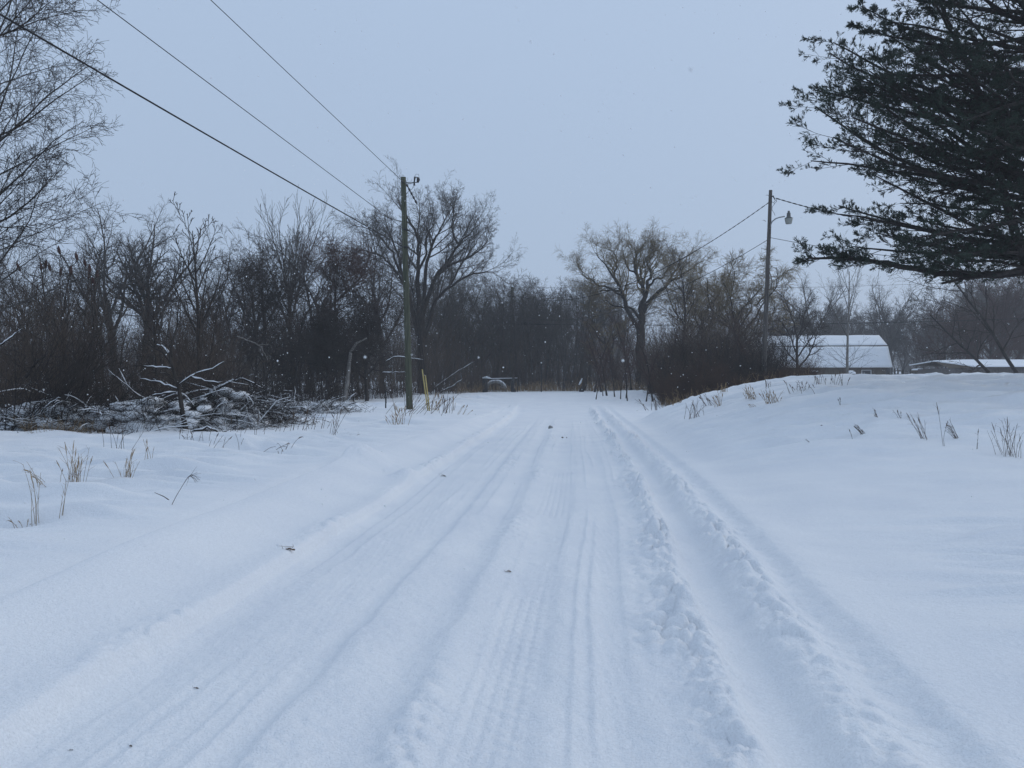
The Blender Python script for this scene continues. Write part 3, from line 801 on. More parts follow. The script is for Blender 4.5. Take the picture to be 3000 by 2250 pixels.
# far woodland closing the view: one mass
rng = np.random.default_rng(140)
N = 2600
az = rng.uniform(-62, 62, N); Yd = rng.uniform(165, 235, N)
X = np.tan(np.radians(az)) * Yd * .95
p = np.stack([X, Yd, np.full(N, 1.2)], -1)
keep = (np.abs(X) < 280); p = p[keep]; N = len(p)
lv = grow(rng, p, np.stack([rng.normal(0, .08, N), rng.normal(0, .08, N), np.ones(N)], -1), rng.uniform(8, 15, N), .13, [
    dict(n=5, gn=.06, up=(.03, .03), tip=.2, k=10, s0=.12, ang=(25, 55), lr=(.25, .45), prof=.5, rr=.5),
    dict(n=3, gn=.12, up=(.05, .05), tip=.3, k=5, s0=.2, ang=(25, 55), lr=(.4, .6), rr=.7), dict(n=2, gn=.15, tip=.6)], rmin=.022)
mb = MB()
for q in lv: mb.tubes(*q, 3)
tag(mb.build('far_woodland', TWIG_GREY), 'hazy grey band of distant woodland', 'woodland', kind='stuff')

# --- undergrowth: uncountable thin stems
def undergrowth(name, seed, N, pxr, Yf, depth, hr, m, rad=.006, lean=.22, twigs=5, tl=(.2, .45), label=None):
    rng = np.random.default_rng(seed)
    px = rng.uniform(pxr[0], pxr[1], N)
    Y = np.interp(px, *Yf) + depth * rng.random(N) ** 1.6
    X = (px / K - CX) / F * Y; Z = H_base(X, Y) - .05
    clump = .35 + 1.0 * np.clip(.5 + 1.3 * fbm(X / 2.6, Y / 3.2, seed, 2), 0, 1.2)
    h = rng.uniform(hr[0], hr[1], N) * clump
    lv = grow(rng, np.stack([X, Y, Z], -1), np.stack([rng.normal(0, lean, N), rng.normal(0, lean, N), np.ones(N)], -1), h, rad, [
        dict(n=5, gn=.11, up=(0, -.02), tip=.4, k=twigs, s0=.2, ang=(25, 60), lr=tl, prof=.3, rr=.75), dict(n=3, gn=.16, tip=.6)], rmin=rad * .6)
    mb = MB()
    for q in lv: mb.tubes(*q, 3)
    return tag(mb.build(name, m), label, 'undergrowth', kind='stuff')
undergrowth('undergrowth', 201, 4200, (-250, 680), ([-250, 0, 200, 600, 680], [24, 24.5, 25.5, 27.5, 32]), 24, (1.4, 5.0), SCRUB, .008, .16, 4, (.15, .35), label='dense brown-grey scrub behind the brush pile')
undergrowth('undergrowth', 202, 2800, (600, 1420), ([600, 700, 850, 1010, 1250, 1420], [38, 47, 49.5, 51, 61, 71]), 18, (1.6, 6.5), SCRUB, .012, .13, 4, (.12, .3), label='dense brown-grey scrub behind the near pole')
undergrowth('undergrowth', 203, 2700, (1380, 1990), ([1380, 1420, 1600, 1700, 1990], [71, 75.5, 75.5, 75, 72]), 24, (1.4, 5.2), SCRUB, .012, .12, 4, (.12, .3), label='dense dark scrub across the end of the road')
undergrowth('undergrowth', 208, 4200, (1900, 2235), ([1900, 1990, 2330], [62, 52, 54]), 20, (1.8, 5.6), SCRUB, .010, .16, 5, (.15, .35), label='dense dark scrub between the willows and the lamp pole')
undergrowth('bramble', 204, 5000, (1930, 2390), ([1930, 2010, 2120, 2300, 2390], [46, 43, 42, 44, 46]), 18, (.4, 2.0), BRAMBLE, .006, .35, 6, (.2, .5), label='red-brown bramble along the left side of the snowy hill')
undergrowth('dry_grass', 205, 1500, (1330, 2010), ([1330, 1420, 1700, 2010], [66, 70, 73.5, 68]), 2.5, (.5, 1.2), GRASS, .008, .4, 2, label='tan dry grass fringe at the foot of the far scrub')
undergrowth('dry_grass', 206, 420, (1940, 2390), ([1940, 2010, 2120, 2300, 2390], [37, 37.5, 38, 40, 43]), 4, (.3, .8), GRASS, .006, .4, 2, label='tan dry grass along the foot of the bramble')
undergrowth('dry_grass', 207, 260, (90, 330), ([90, 330], [19.2, 19.6]), 1.6, (.3, .8), GRASS, .004, .5, 2, label='tan dry grass at the left foot of the brush pile')

# --- sumac with seed heads
r = T('sumac_shrub', 'tall crooked sumac with dark upright seed heads above the left thicket', 'shrub', at(205, 27))
rng = np.random.default_rng(211)
stems = grow(rng, [(-.9, 0, 0), (-.3, .2, 0), (.3, 0, 0), (.8, .3, 0), (.2, -.2, 0), (-.5, -.3, 0)], [(-.12, 0, 1), (-.08, 0, 1), (.1, 0, 1), (.2, 0, 1), (.0, .1, 1), (-.2, 0, 1)],
             [4.6, 5.2, 5.4, 4.8, 4.9, 4.4], .045, [
    dict(n=9, gn=.10, up=(.02, .04), tip=.4, k=6, s0=.45, ang=(20, 48), lr=(.28, .46), prof=.45, rr=.7),
    dict(n=5, gn=.13, up=(.12, .12), tip=.5, k=3, s0=.4, ang=(20, 45), lr=(.3, .5), prof=.2, rr=.8), dict(n=3, gn=.1, up=(.1, .1), tip=.6)], rmin=.008)
mb = MB()
for q, k in zip(stems, (6, 4, 3)): mb.tubes(*q, k)
mb.build('stem', BARK_DARK, r)
tips = np.concatenate([stems[1][0][:, -1], stems[0][0][:, -1]])
dirs = np.concatenate([stems[1][0][:, -1] - stems[1][0][:, -2], stems[0][0][:, -1] - stems[0][0][:, -2]])
order = np.argsort(-tips[:, 2])[:14]
for i in order:
    d = nrm(dirs[i] + np.array([0, 0, .12])); q = np.linspace(-.05, .28, 8)
    rr = np.array([.012, .035, .048, .05, .044, .036, .024, .006]) * (1 + .18 * rng.random(8))
    MB().tubes(tips[i] + q[:, None] * d[None], rr, 7).build('seed_head', TWIG_RED, r)

# front multi-stem shrub arching to the right over the brush pile
r = T('arching_shrub', 'dense multi-stemmed shrub arching right at the left end of the brush pile', 'shrub', at(95, 21.5))
rng = np.random.default_rng(221)
n = 46
p = np.stack([rng.uniform(-.9, 1.2, n), rng.uniform(-.5, .5, n), np.zeros(n)], -1)
d = np.stack([rng.normal(.45, .45, n), rng.normal(0, .3, n), np.ones(n)], -1)
lv = grow(rng, p, d, rng.uniform(1.6, 3.6, n), .016, [
    dict(n=8, gn=.06, up=(.02, -.06), tip=.3, k=7, s0=.25, ang=(18, 45), lr=(.25, .45), prof=.3, rr=.6),
    dict(n=4, gn=.1, up=(0, .02), tip=.4, k=3, s0=.2, ang=(25, 45), lr=(.4, .6), rr=.7), dict(n=2, gn=.1, tip=.6)], rmin=.004)
tree_parts(r, lv, BARK_DARK, TWIG_DARK, 1, ('stem', 'crown'))

def snow_on(rng, pts, rad, frac=.7, extra=.008, maxdz=.75):
    frac = min(frac, .8)
    """strips of snow lying along the tops of branches"""
    seg = nrm(pts[:, -1] - pts[:, 0]); ok = (np.abs(seg[:, 2]) < maxdz) & (rng.random(len(pts)) < frac)
    p = pts[ok].copy(); q = rad[ok]
    w = (q * 1.1 + extra) * rng.uniform(.55, 1.25, q.shape)
    w[:, 0] *= .4; w[:, -1] *= .4
    p[..., 2] += q * .75 + w * .55
    return p, w

# --- brush pile
def brush_pile(label, seed, spine, nb, green, rad=(.010, .028)):
    """spine: (px, Y, half width, height) along the heap"""
    rng = np.random.default_rng(seed)
    sp = np.array([[PX(a, b), b, c, h] for a, b, c, h in spine])
    base = sp[:, :2].mean(0); bz = hz(*base)
    r = thing('brush_pile', label, 'brush pile', (base[0], base[1], bz))
    tt = rng.uniform(0, len(sp) - 1, nb); ii = np.minimum(tt.astype(int), len(sp) - 2); ff = (tt - ii)[:, None]
    cc = sp[ii] * (1 - ff) + sp[ii + 1] * ff
    u = rng.normal(0, .55, (nb, 2)); x = cc[:, 0] + u[:, 0] * cc[:, 2]; y = cc[:, 1] + u[:, 1] * cc[:, 2] * .7
    z = hz(*base) * 0 + H_base(x, y) + cc[:, 3] * np.clip(1 - (u ** 2).sum(1) * .7, .05, 1) * rng.uniform(.05, 1, nb)
    dx = rng.normal(0, 1, nb); dy = rng.normal(0, .6, nb); dz = rng.uniform(-.08, .36, nb)
    L = rng.uniform(.5, 2.0, nb)
    lv = grow(rng, np.stack([x, y, z], -1) - np.array([base[0], base[1], bz]), np.stack([dx, dy, dz], -1), L, rng.uniform(rad[0], rad[1], nb), [
        dict(n=7, gn=.15, up=(-.02, -.09), tip=.35, k=7, s0=.15, ang=(20, 55), lr=(.25, .55), prof=.3, rr=.55),
        dict(n=4, gn=.15, up=(0, -.04), tip=.4, k=3, s0=.2, ang=(25, 50), lr=(.4, .6), rr=.7), dict(n=2, gn=.15, tip=.6)], rmin=.004)
    mb = MB()
    for q, k in zip(lv, (6, 4, 3)): mb.tubes(*q, k)
    mb.build('branch', BRUSH, r)
    ms = MB(); ms.tubes(*snow_on(rng, *lv[0], .36, .008), 6, cap=True); ms.tubes(*snow_on(rng, *lv[1], .08, .004), 5, cap=True)
    # pillows of snow caught between the branches
    npil = int(nb * 1.15)
    tt = rng.uniform(0, len(sp) - 1, npil); ii = np.minimum(tt.astype(int), len(sp) - 2); ff = (tt - ii)[:, None]
    cc = sp[ii] * (1 - ff) + sp[ii + 1] * ff
    u = rng.normal(0, .5, (npil, 2)); x = cc[:, 0] + u[:, 0] * cc[:, 2]; y = cc[:, 1] + u[:, 1] * cc[:, 2] * .7
    z = H_base(x, y) + cc[:, 3] * .92 * np.clip(1 - (u ** 2).sum(1) * .8, .02, 1) * rng.uniform(.0, 1, npil)
    k = 9; th = np.linspace(0, math.pi, 6); ph = np.arange(k) * 2 * math.pi / k
    sph = np.array([[math.sin(a) * math.cos(b), math.sin(a) * math.sin(b), math.cos(a)] for a in th for b in ph])
    idx = np.arange(6 * k).reshape(6, k); fq = np.stack([idx[:-1], np.roll(idx[:-1], -1, 1), np.roll(idx[1:], -1, 1), idx[1:]], -1).reshape(-1, 4)
    for i in range(npil):
        s = .06 + .20 * rng.random() ** 1.6; v = sph * (1 + .22 * rng.normal(0, .6, (len(sph), 1))) * np.array([s * rng.uniform(1., 2.0), s * rng.uniform(.9, 1.3), s * rng.uniform(.4, .65)])
        a = rng.uniform(0, 6.28); c, q = math.cos(a), math.sin(a); v = v @ np.array([[c, -q, 0], [q, c, 0], [0, 0, 1]]).T
        ms.raw(v + np.array([x[i] - base[0], y[i] - base[1], z[i] - bz]), fq)
    for i in range(int(nb / 45)):     # bigger drifts settled low in the heap
        t_ = rng.uniform(0, len(sp) - 1); a_ = min(int(t_), len(sp) - 2); c0 = sp[a_] * (1 - t_ + a_) + sp[a_ + 1] * (t_ - a_)
        xx = c0[0] + rng.normal(0, .5) * c0[2]; yy = c0[1] + rng.normal(-.25, .35) * c0[2]
        s = rng.uniform(.22, .48); v = sph * (1 + .12 * rng.normal(0, 1, (len(sph), 1)).clip(-1, 1)) * np.array([s * 1.7, s * 1.1, s * .55])
        ms.raw(v + np.array([xx - base[0], yy - base[1], float(H_base(np.array([xx]), np.array([yy]))[0]) + rng.uniform(0, .3) * c0[3] - bz]), fq)
    ms.build('snow_cover', SNOW, r)
    if green:
        ng = green
        tt = rng.uniform(1, len(sp) - 1, ng); ii = np.minimum(tt.astype(int), len(sp) - 2); ff = (tt - ii)[:, None]
        cc = sp[ii] * (1 - ff) + sp[ii + 1] * ff
        u = rng.normal(0, .5, (ng, 2)); x = cc[:, 0] + u[:, 0] * cc[:, 2]; y = cc[:, 1] + u[:, 1] * cc[:, 2] * .7
        z = H_base(x, y) + cc[:, 3] * .9 * np.clip(1 - (u ** 2).sum(1) * .8, .05, 1) * rng.uniform(.1, 1, ng)
        nd = 14
        c = np.repeat(np.stack([x - base[0], y - base[1], z - bz], -1), nd, 0)
        axis = nrm(np.repeat(rng.normal(0, 1, (ng, 3)) * np.array([1, .6, .3]), nd, 0))
        c = c + axis * rng.uniform(-.25, .25, (len(c), 1))
        dd = nrm(axis * .8 + rng.normal(0, .6, c.shape)) * rng.uniform(.08, .15, (len(c), 1))
        side = nrm(np.cross(dd, rng.normal(0, 1, dd.shape))) * .009
        v = np.stack([c - side, c + side, c + dd], 1).reshape(-1, 3)
        MB().raw(v, np.arange(len(v)).reshape(-1, 3)).build('bough', NEEDLE, r)
    return r
brush_pile('long heap of snow-covered cut branches along the foot of the left thicket', 231,
           [(-60, 22.5, 1.2, 1.0), (200, 21.5, 1.2, 1.0), (380, 21.3, 1.2, 1.1), (520, 22, 1.2, 1.25), (650, 23.5, 1.25, 1.5), (720, 24.5, .95, 1.25), (770, 25.4, .6, .5)], 980, 900, (.005, .016))
brush_pile('small low heap of snowy twigs between the long brush heap and the near pole', 232,
           [(880, 31.5, .7, .55), (935, 32, .8, .75), (990, 32.5, .6, .45)], 150, 0, (.008, .018))

# fallen snowy limb in front of the pile, and the branch butt at the left edge
def limb(name, label, pts, r0, m=BRUSH, snow=True, seed=1, cat='branch', side=5):
    rng = np.random.default_rng(seed); pts = np.array(pts, float)
    t = np.linspace(0, 1, 14); s = np.linspace(0, 1, len(pts))
    q = np.stack([np.interp(t, s, pts[:, i]) for i in range(3)], -1); q[1:-1] += rng.normal(0, r0 * .35, (12, 3))
    o = q[0].copy(); q -= o
    rt = thing(name, label, cat, o)
    rad = np.linspace(r0, r0 * .35, 14)
    mb = MB().tubes(q, rad, 7, cap=True)
    if side:
        i = rng.integers(3, 12, side); sd = nrm(np.gradient(q, axis=0)[i] + rng.normal(0, .006, (side, 3)) + rng.normal(0, .5, (side, 3)) * np.linalg.norm(np.gradient(q, axis=0)[i], axis=1, keepdims=True))
        lv = grow(rng, q[i], sd, np.linalg.norm(q[-1] - q[0]) * rng.uniform(.15, .35, side), r0 * .4, [dict(n=5, gn=.12, tip=.4, k=3, s0=.3, lr=(.3, .5)), dict(n=3, gn=.1, tip=.5)], rmin=.004)
        for a in lv: mb.tubes(*a, 4)
    mb.build('wood', m, rt)
    if snow:
        p, w = snow_on(rng, q[None], rad[None] * .8, 1.1, .002)
        if len(p): MB().tubes(p, w, 6, cap=True).build('snow_cap', SNOW, rt)
    return rt
def lp(*a): return [P3(*q) for q in a]
limb('fallen_branch', 'snow-topped fallen branch lying on the snow before the brush pile', lp((560, 1268, 20.3), (610, 1252, 20.4), (660, 1276, 20.5), (705, 1288, 20.3)), .035, seed=4)
limb('fallen_branch', 'dark broken branch end poking in at the left edge above the snow', lp((-60, 1368, 14.8), (-10, 1352, 14.6), (28, 1340, 14.5)), .05, snow=True, seed=5, side=2)
limb('fallen_branch', 'bent snow-covered branch arching over the top of the brush pile', lp((600, 1160, 23), (660, 1125, 23.2), (710, 1108, 23.4), (770, 1138, 23.6)), .045, seed=6)
limb('fallen_branch', 'slanting snow-covered pole leaning against the young snowy tree', lp((430, 1255, 21.8), (500, 1205, 22.2), (560, 1160, 22.6)), .04, seed=7, side=3)
limb('fallen_branch', 'snowy limb rising at the left edge within the thicket', lp((-40, 1030, 20), (20, 1000, 20), (68, 962, 20)), .028, seed=8, side=2)
limb('fallen_branch', 'short thick snowy stub slanting up in the left thicket', lp((75, 1105, 21), (105, 1065, 21), (140, 1035, 21)), .04, seed=9, side=2)
limb('fallen_branch', 'long leaning dead stem in the scrub right of the near pole', lp((1270, 1140, 66), (1330, 1095, 66), (1390, 1060, 66)), .07, TWIG_GREY, seed=10)
limb('fallen_branch', 'forked dead stem leaning low in the scrub right of the near pole', lp((1290, 1150, 65), (1330, 1130, 65), (1355, 1110, 65)), .08, TWIG_GREY, seed=11)
limb('fallen_branch', 'snow-lined crooked limb just left of the near pole, below the yellow guard tops', lp((1130, 1060, 48.3), (1155, 1045, 48.3), (1185, 1046, 48.3), (1240, 1054, 48.3)), .04, seed=12)
limb('fallen_branch', 'lower straight snow-lined limb behind the near pole', lp((1120, 1092, 48.5), (1190, 1090, 48.5)), .035, seed=13, side=2)
limb('fallen_branch', 'pale broken limb hanging in the thicket left of the browner vine clump', lp((695, 985, 44), (735, 1000, 44), (765, 1015, 44), (785, 1055, 44)), .04, BARK_PALE, seed=15, side=2)

# snag
r = thing('dead_snag', 'pale grey broken snag with a bent top, left of the near pole', 'dead tree', at(1008, 48))
q = np.array(lp((1008, 1190, 48), (1018, 1120, 48), (1024, 1060, 48), (1028, 1030, 48), (1045, 1005, 48), (1075, 990, 48))) - np.array(r.location)
MB().tubes(q, [.15, .13, .115, .10, .07, .04], 7).build('trunk', BARK_PALE, r)
q2 = np.array(lp((1030, 1032, 48), (1060, 1028, 48), (1085, 1036, 48), (1102, 1046, 48))) - np.array(r.location)
MB().tubes(q2, [.08, .07, .055, .03], 6).build('branch', BRUSH, r)

# young snowy tree in front of the heap
r = T('young_tree', 'small dark crooked tree with snow-lined side branches in front of the brush pile', 'tree', at(545, 21.0))
o = np.array(r.location)
tr = np.array(lp((545, 1266, 21), (533, 1200, 21), (524, 1135, 21), (505, 1075, 21), (497, 1040, 21), (506, 1000, 21), (520, 950, 21), (523, 880, 21))) - o
MB().tubes(tr, [.075, .062, .052, .042, .034, .026, .018, .008], 8).build('trunk', BARK_DARK, r)
rng = np.random.default_rng(243)
bs = [lp((524, 1128, 21), (560, 1105, 20.9), (575, 1092, 20.9), (625, 1078, 20.8), (655, 1058, 20.7)), lp((560, 1104, 20.9), (600, 1116, 20.8), (650, 1120, 20.7)), lp((500, 1065, 21), (475, 1030, 21.1), (440, 1015, 21.2)),
      lp((505, 1080, 21), (470, 1075, 20.9), (420, 1072, 20.8)), lp((497, 1040, 21), (480, 1018, 21.3), (455, 1010, 21.5)), lp((520, 1140, 21), (470, 1120, 21.2), (412, 1110, 21.3)), lp((515, 1150, 21), (480, 1152, 20.8), (446, 1158, 20.7))]
mb = MB(); ms = MB()
for b in bs:
    b = np.array(b) - o; t = np.linspace(0, 1, 9); s = np.linspace(0, 1, len(b))
    q = np.stack([np.interp(t, s, b[:, i]) for i in range(3)], -1); q[1:] += rng.normal(0, .012, (8, 3)); rd = np.linspace(.028, .008, 9)
    mb.tubes(q, rd, 5)
    p, w = snow_on(rng, q[None], rd[None] * .8, 1.1, .003, .95)
    if len(p): ms.tubes(p, w, 6, cap=True)
    lv = grow(rng, q[[3, 5, 7]], nrm(q[[4, 6, 8]] - q[[3, 5, 7]] + rng.normal(0, .06, (3, 3))), .7, .008, [dict(n=4, gn=.12, tip=.5, k=3, s0=.3), dict(n=2, gn=.1, tip=.6)])
    for a in lv: mb.tubes(*a, 3)
tw = grow(rng, tr[[3, 4, 5, 5, 6, 6, 7]], nrm(rng.normal(0, .5, (7, 3)) + np.array([0, 0, .9])), 1.2, .011, [dict(n=5, gn=.12, tip=.4, k=4, s0=.25), dict(n=3, gn=.1, tip=.5)])
for a in tw: mb.tubes(*a, 3)
mb.build('branch', BARK_DARK, r); ms.build('snow_cap', SNOW, r)

# ------------------------------------------------------------------ the white pine at the right
pine = T('pine_tree', 'big dark pine tree reaching in from the right edge with tufted needle sprays', 'tree', (16.6, 22.5, hz(16.6, 22.5) - .1))
rng = np.random.default_rng(301)
tr = grow(rng, (0, 0, 0), (-.02, 0, 1), 21, .36, [dict(n=14, gn=.012, up=(.02, .02), tip=.2, flare=1.3)])
MB().tubes(*tr[0], 10).build('trunk', PINE_BARK, pine)
o = np.array(pine.location)
# second leaning stem inside the crown
st = np.array([P3(3010, 800, 21.5), P3(2960, 640, 21.3), P3(2915, 480, 21.2), P3(2890, 340, 21.2), P3(2830, 180, 21.4), P3(2770, 60, 21.6), P3(2720, -120, 21.8)]) - o
MB().tubes(st, [.12, .112, .10, .09, .078, .06, .04], 8).build('stem', PINE_BARK, pine)
nl = 0
starts, dirs, lens, rads = [], [], [], []
def add_limb(z, az, rise, L, rad, p=None):
    starts.append(p if p is not None else (-.02 * z, 0, z)); dirs.append((math.cos(az) * math.cos(rise), math.sin(az) * math.cos(rise), math.sin(rise))); lens.append(L); rads.append(rad)
def limb_to(zr, px, py, Y, p=None):      # a limb whose spray ends about there
    tip = P3(px, py - (40 if 200 < py < 520 else 26 if py < 620 else -10), Y) - o
    a_ = np.array(p) if p is not None else np.array((-.02 * zr, 0, zr))
    v_ = tip - a_; L_ = np.linalg.norm(v_); v_ = v_ / L_
    starts.append(tuple(a_)); dirs.append((v_[0], v_[1], v_[2] - .045)); lens.append(L_ * (.885 if 200 < py < 520 else .90 if py < 620 else .83)); rads.append(.03 + .0085 * L_)
def zof(py): return P3(0, py, 22.3)[2] - o[2]
LOBES = [(-160, 2560, 150), (-110, 2560, 100), (-60, 2540, 50), (60, 2415, 370), (95, 2378, 430), (125, 2400, 430), (170, 2425, 450), (210, 2440, 480),
         (250, 2520, 520), (300, 2360, 545), (318, 2350, 560), (345, 2278, 590), (375, 2285, 590), (430, 2300, 600), (490, 2330, 600),
         (555, 2305, 640), (590, 2600, 640), (650, 2540, 700), (672, 2285, 742), (690, 2330, 748), (705, 2380, 750), (680, 2450, 740)]
for py, px, ry in LOBES:
    limb_to(zof(ry), px, py, 21.6 + rng.uniform(-1.2, 1.2))
    if rng.random() < .85 and not 535 < py < 660: limb_to(zof(ry + 12), px + rng.uniform(60, 220), py + rng.uniform(-25, 25), 22.4 + rng.uniform(-3.5, 3.5))
for i in range(34):           # inner sprays
    py = rng.uniform(-60, 730); px = rng.uniform(2600, 2980)
    limb_to(zof(py + rng.uniform(20, 160)), px, py, 21.5 + rng.uniform(-4.5, 4.0))
for i in range(9):           # away and to the right
    add_limb(4.0 + 14.5 * i / 9, rng.uniform(-1.7, 1.7), R_(5), 6.5, .085)
for i in range(8):           # from the leaning stem
    j = rng.uniform(0, 5.4); a = int(j); p = st[a] * (1 - (j - a)) + st[a + 1] * (j - a)
    add_limb(0, math.pi + rng.uniform(-.9, .9), R_(rng.uniform(4, 22)), rng.uniform(2.4, 3.8), .05, tuple(p))
limb_lv = dict(n=14, gn=.05, up=(.0, .018), tip=.16, k=13, s0=.18, ang=(25, 50), lr=(.16, .27), prof=.45, rr=.42, flat=.35)
lv = grow(rng, starts, dirs, lens, rads, [limb_lv,
    dict(n=7, gn=.06, up=(.0, .03), tip=.3, k=6, s0=.22, ang=(24, 52), lr=(.26, .48), prof=.35, rr=.55, flat=.5),
    dict(n=4, gn=.09, up=(.03, .05), tip=.45, k=4, s0=.3, ang=(25, 50), lr=(.34, .6), prof=.2, rr=.7),
    dict(n=2, gn=.10, up=(.08, .08), tip=.7)], rmin=.0042)
MB().tubes(*lv[0], 6).build('limb', PINE_BARK, pine)
mb = MB(); mb.tubes(*lv[1], 4); mb.tubes(*lv[2], 3); mb.tubes(*lv[3], 3); mb.build('branch', PINE_BARK, pine)
# the long low limb that sweeps under the crown
b = np.array([P3(3060, 786, 20.8), P3(2930, 806, 20.8), P3(2820, 806, 20.8), P3(2720, 795, 20.8), P3(2600, 772, 20.8), P3(2520, 760, 20.9), P3(2440, 756, 21), P3(2370, 758, 21.1), P3(2325, 776, 21.2)]) - o
t = np.linspace(0, 1, 25); s = np.linspace(0, 1, 9); q = np.stack([np.interp(t, s, b[:, i]) for i in range(3)], -1); q += rng.normal(0, .012, q.shape)
MB().tubes(q, np.interp(t, [0, .5, 1], [.115, .07, .012]), 7).build('limb', PINE_BARK, pine)
for c in (lp((2960, 795, 20.6), (2830, 815, 20.4), (2760, 830, 20.3)), lp((2990, 795, 20.7), (2900, 808, 20.4), (2828, 818, 20.2))):
    MB().tubes(np.array(c) - o, [.05, .045, .035], 6, cap=True).build('broken_limb', PINE_BARK, pine)
n = 40; ii = rng.integers(3, 22, n)
sub = grow(rng, q[ii], nrm(np.stack([rng.normal(-.8, .3, n), rng.normal(0, .5, n), rng.normal(.14, .16, n)], -1)), rng.uniform(.35, 1.15, n) * np.where(ii > 15, .6, 1.0), .012, [
    dict(n=6, gn=.08, up=(.02, .04), tip=.35, k=6, s0=.3, ang=(25, 50), lr=(.3, .5), rr=.6, flat=.5), dict(n=3, gn=.1, up=(.05, .06), tip=.6, k=3, s0=.3, ang=(25, 50), lr=(.4, .7)), dict(n=2, gn=.1, up=(.1, .1), tip=.7)], rmin=.004)
mb = MB()
for a in sub: mb.tubes(*a, 3)
n2 = 26; i2 = rng.integers(0, 17, n2)   # bare twigs hanging below
hang = grow(rng, q[i2], nrm(np.stack([rng.normal(-.5, .4, n2), rng.normal(0, .4, n2), np.full(n2, -.45)], -1)), rng.uniform(.3, 1.1, n2), .008, [dict(n=6, gn=.14, up=(-.02, .06), tip=.4, k=3, s0=.4), dict(n=2, gn=.1)], rmin=.0035)
for a in hang: mb.tubes(*a, 3)
mb.build('branch', PINE_BARK, pine)
# needle tufts
tp, td = [], []
for pts in (lv[2][0], lv[3][0], sub[0][0], sub[1][0], sub[2][0]):
    dl = nrm(pts[:, -1] - pts[:, -2])
    tp.append(pts[:, -1]); td.append(dl)
pts = lv[3][0]; sel = rng.random(len(pts)) < .55
tp.append(pts[sel, 1]); td.append(nrm(pts[sel, 1] - pts[sel, 0]))
tp = np.concatenate(tp); td = np.concatenate(td)
# outer sprays keep their needles, shaded inner twigs are mostly bare
rad_out = np.linalg.norm((tp - np.array([0, 0, 0]))[:, :2], axis=1)
keep = rng.random(len(tp)) < np.clip(-.03 + .11 * rad_out, .06, .93)
tp = tp[keep]; td = td[keep]
print('tufts', len(tp))
nb = 9
c = np.repeat(tp, nb, 0); ax = np.repeat(td, nb, 0)
c = c - ax * rng.uniform(-.02, .07, (len(c), 1))
dd = nrm(ax * 1.0 + rng.normal(0, .38, c.shape) + np.array([0, 0, .12])) * rng.uniform(.075, .125, (len(c), 1))
side = nrm(np.cross(dd, rng.normal(0, 1, dd.shape))) * rng.uniform(.006, .011, (len(c), 1))
v = np.stack([c - side * .5, c + dd * .6 - side, c + dd, c + dd * .55 + side], 1).reshape(-1, 3)
MB().raw(v, np.arange(len(v)).reshape(-1, 4)).build('needles', NEEDLE, pine)

# ------------------------------------------------------------------ poles and wires
def pole(label, base, top, r0, r1, m):
    base = np.array(base); top = np.array(top)
    rt = thing('utility_pole', label, 'utility pole', base)
    t = np.linspace(0, 1, 12)[:, None]; q = (top - base) * t
    q[1:-1] += np.random.default_rng(7).normal(0, .006, (10, 3))
    rad = r0 + (r1 - r0) * t[:, 0]
    MB().tubes(q, rad, 14, cap=True).build('shaft', m, rt)
    return rt, base
def insul(c, d, L, r, n=4):
    d = np.array(d, float); d /= np.linalg.norm(d); mb = MB(); k = n * 4 + 1
    t = np.linspace(0, 1, k); rr = np.array([r if i % 4 in (1, 2) else r * .5 for i in range(k)])
    return mb.tubes(np.array(c) + t[:, None] * d * L, rr, 10, cap=True)
Yp = 35.0
pb = P3(1200, 1222, Yp); pb[2] = hz(pb[0], pb[1]) - .15
pt = P3(1182, 520, Yp)
np_pole, o = pole('tall mossy wooden utility pole with a fuse bracket, the near one left of the road', pb, pt, .155, .118, POLE_WOOD)
def loc_(px, py, Y): return P3(px, py, Y) - o
mb = MB().tubes(np.array([loc_(1187, 535, Yp - .1), loc_(1203, 537, Yp - .15), loc_(1213, 535, Yp - .2)]), [.03, .028, .028], 6, cap=True)
mb.build('bracket', METAL, np_pole)
fc = MB(); fc.tubes(np.array([loc_(1216, 519, Yp - .2), loc_(1214, 532, Yp - .2), loc_(1214, 544, Yp - .2)]), [.045, .03, .045], 8, cap=True)
fc.tubes(np.array([loc_(1225, 521, Yp - .2), loc_(1226, 527, Yp - .2), loc_(1224, 535, Yp - .2)]), [.06, .075, .05], 8, cap=True)
fc.tubes(np.array([loc_(1216, 519, Yp - .2), loc_(1225, 521, Yp - .2)]), [.02, .02], 6); fc.tubes(np.array([loc_(1214, 535, Yp - .2), loc_(1224, 535, Yp - .2)]), [.018, .018], 6)
fc.build('fuse_cutout', DARKMETAL, np_pole)
insul(loc_(1191, 540, Yp - .12), loc_(1206, 568, Yp - .15) - loc_(1191, 540, Yp - .12), 1.05, .05, 5).build('insulator', DARKMETAL, np_pole)
insul(loc_(1182, 534, Yp), loc_(1166, 526, Yp - 1.2) - loc_(1182, 534, Yp), .4, .05, 3).build('insulator', DARKMETAL, np_pole)
MB().tubes(np.array([loc_(x, y, Yp - .18) for x, y in ((1214, 519), (1219, 511), (1226, 511), (1228, 519))]), [.008] * 4, 5).build('jumper_wire', WIRE, np_pole)
MB().tubes(np.array([loc_(x, y, Yp - .16) for x, y in ((1213, 545), (1206, 556), (1195, 563), (1190, 570), (1192, 680))]), [.009] * 5, 5).build('jumper_wire', WIRE, np_pole)
for yy, xo in ((674, 1186), (725, 1187)):
    q = loc_(xo, yy, Yp); MB().tubes(np.array([q + (0, -.14, 0), q + (.0, -.20, 0), q + (.22, -.18, -.06)]), [.04, .05, .035], 7, cap=True).build('clamp', DARKMETAL, np_pole)
rb = P3(2236, 1092, 45); rb[2] = hz(rb[0], rb[1]) - .15
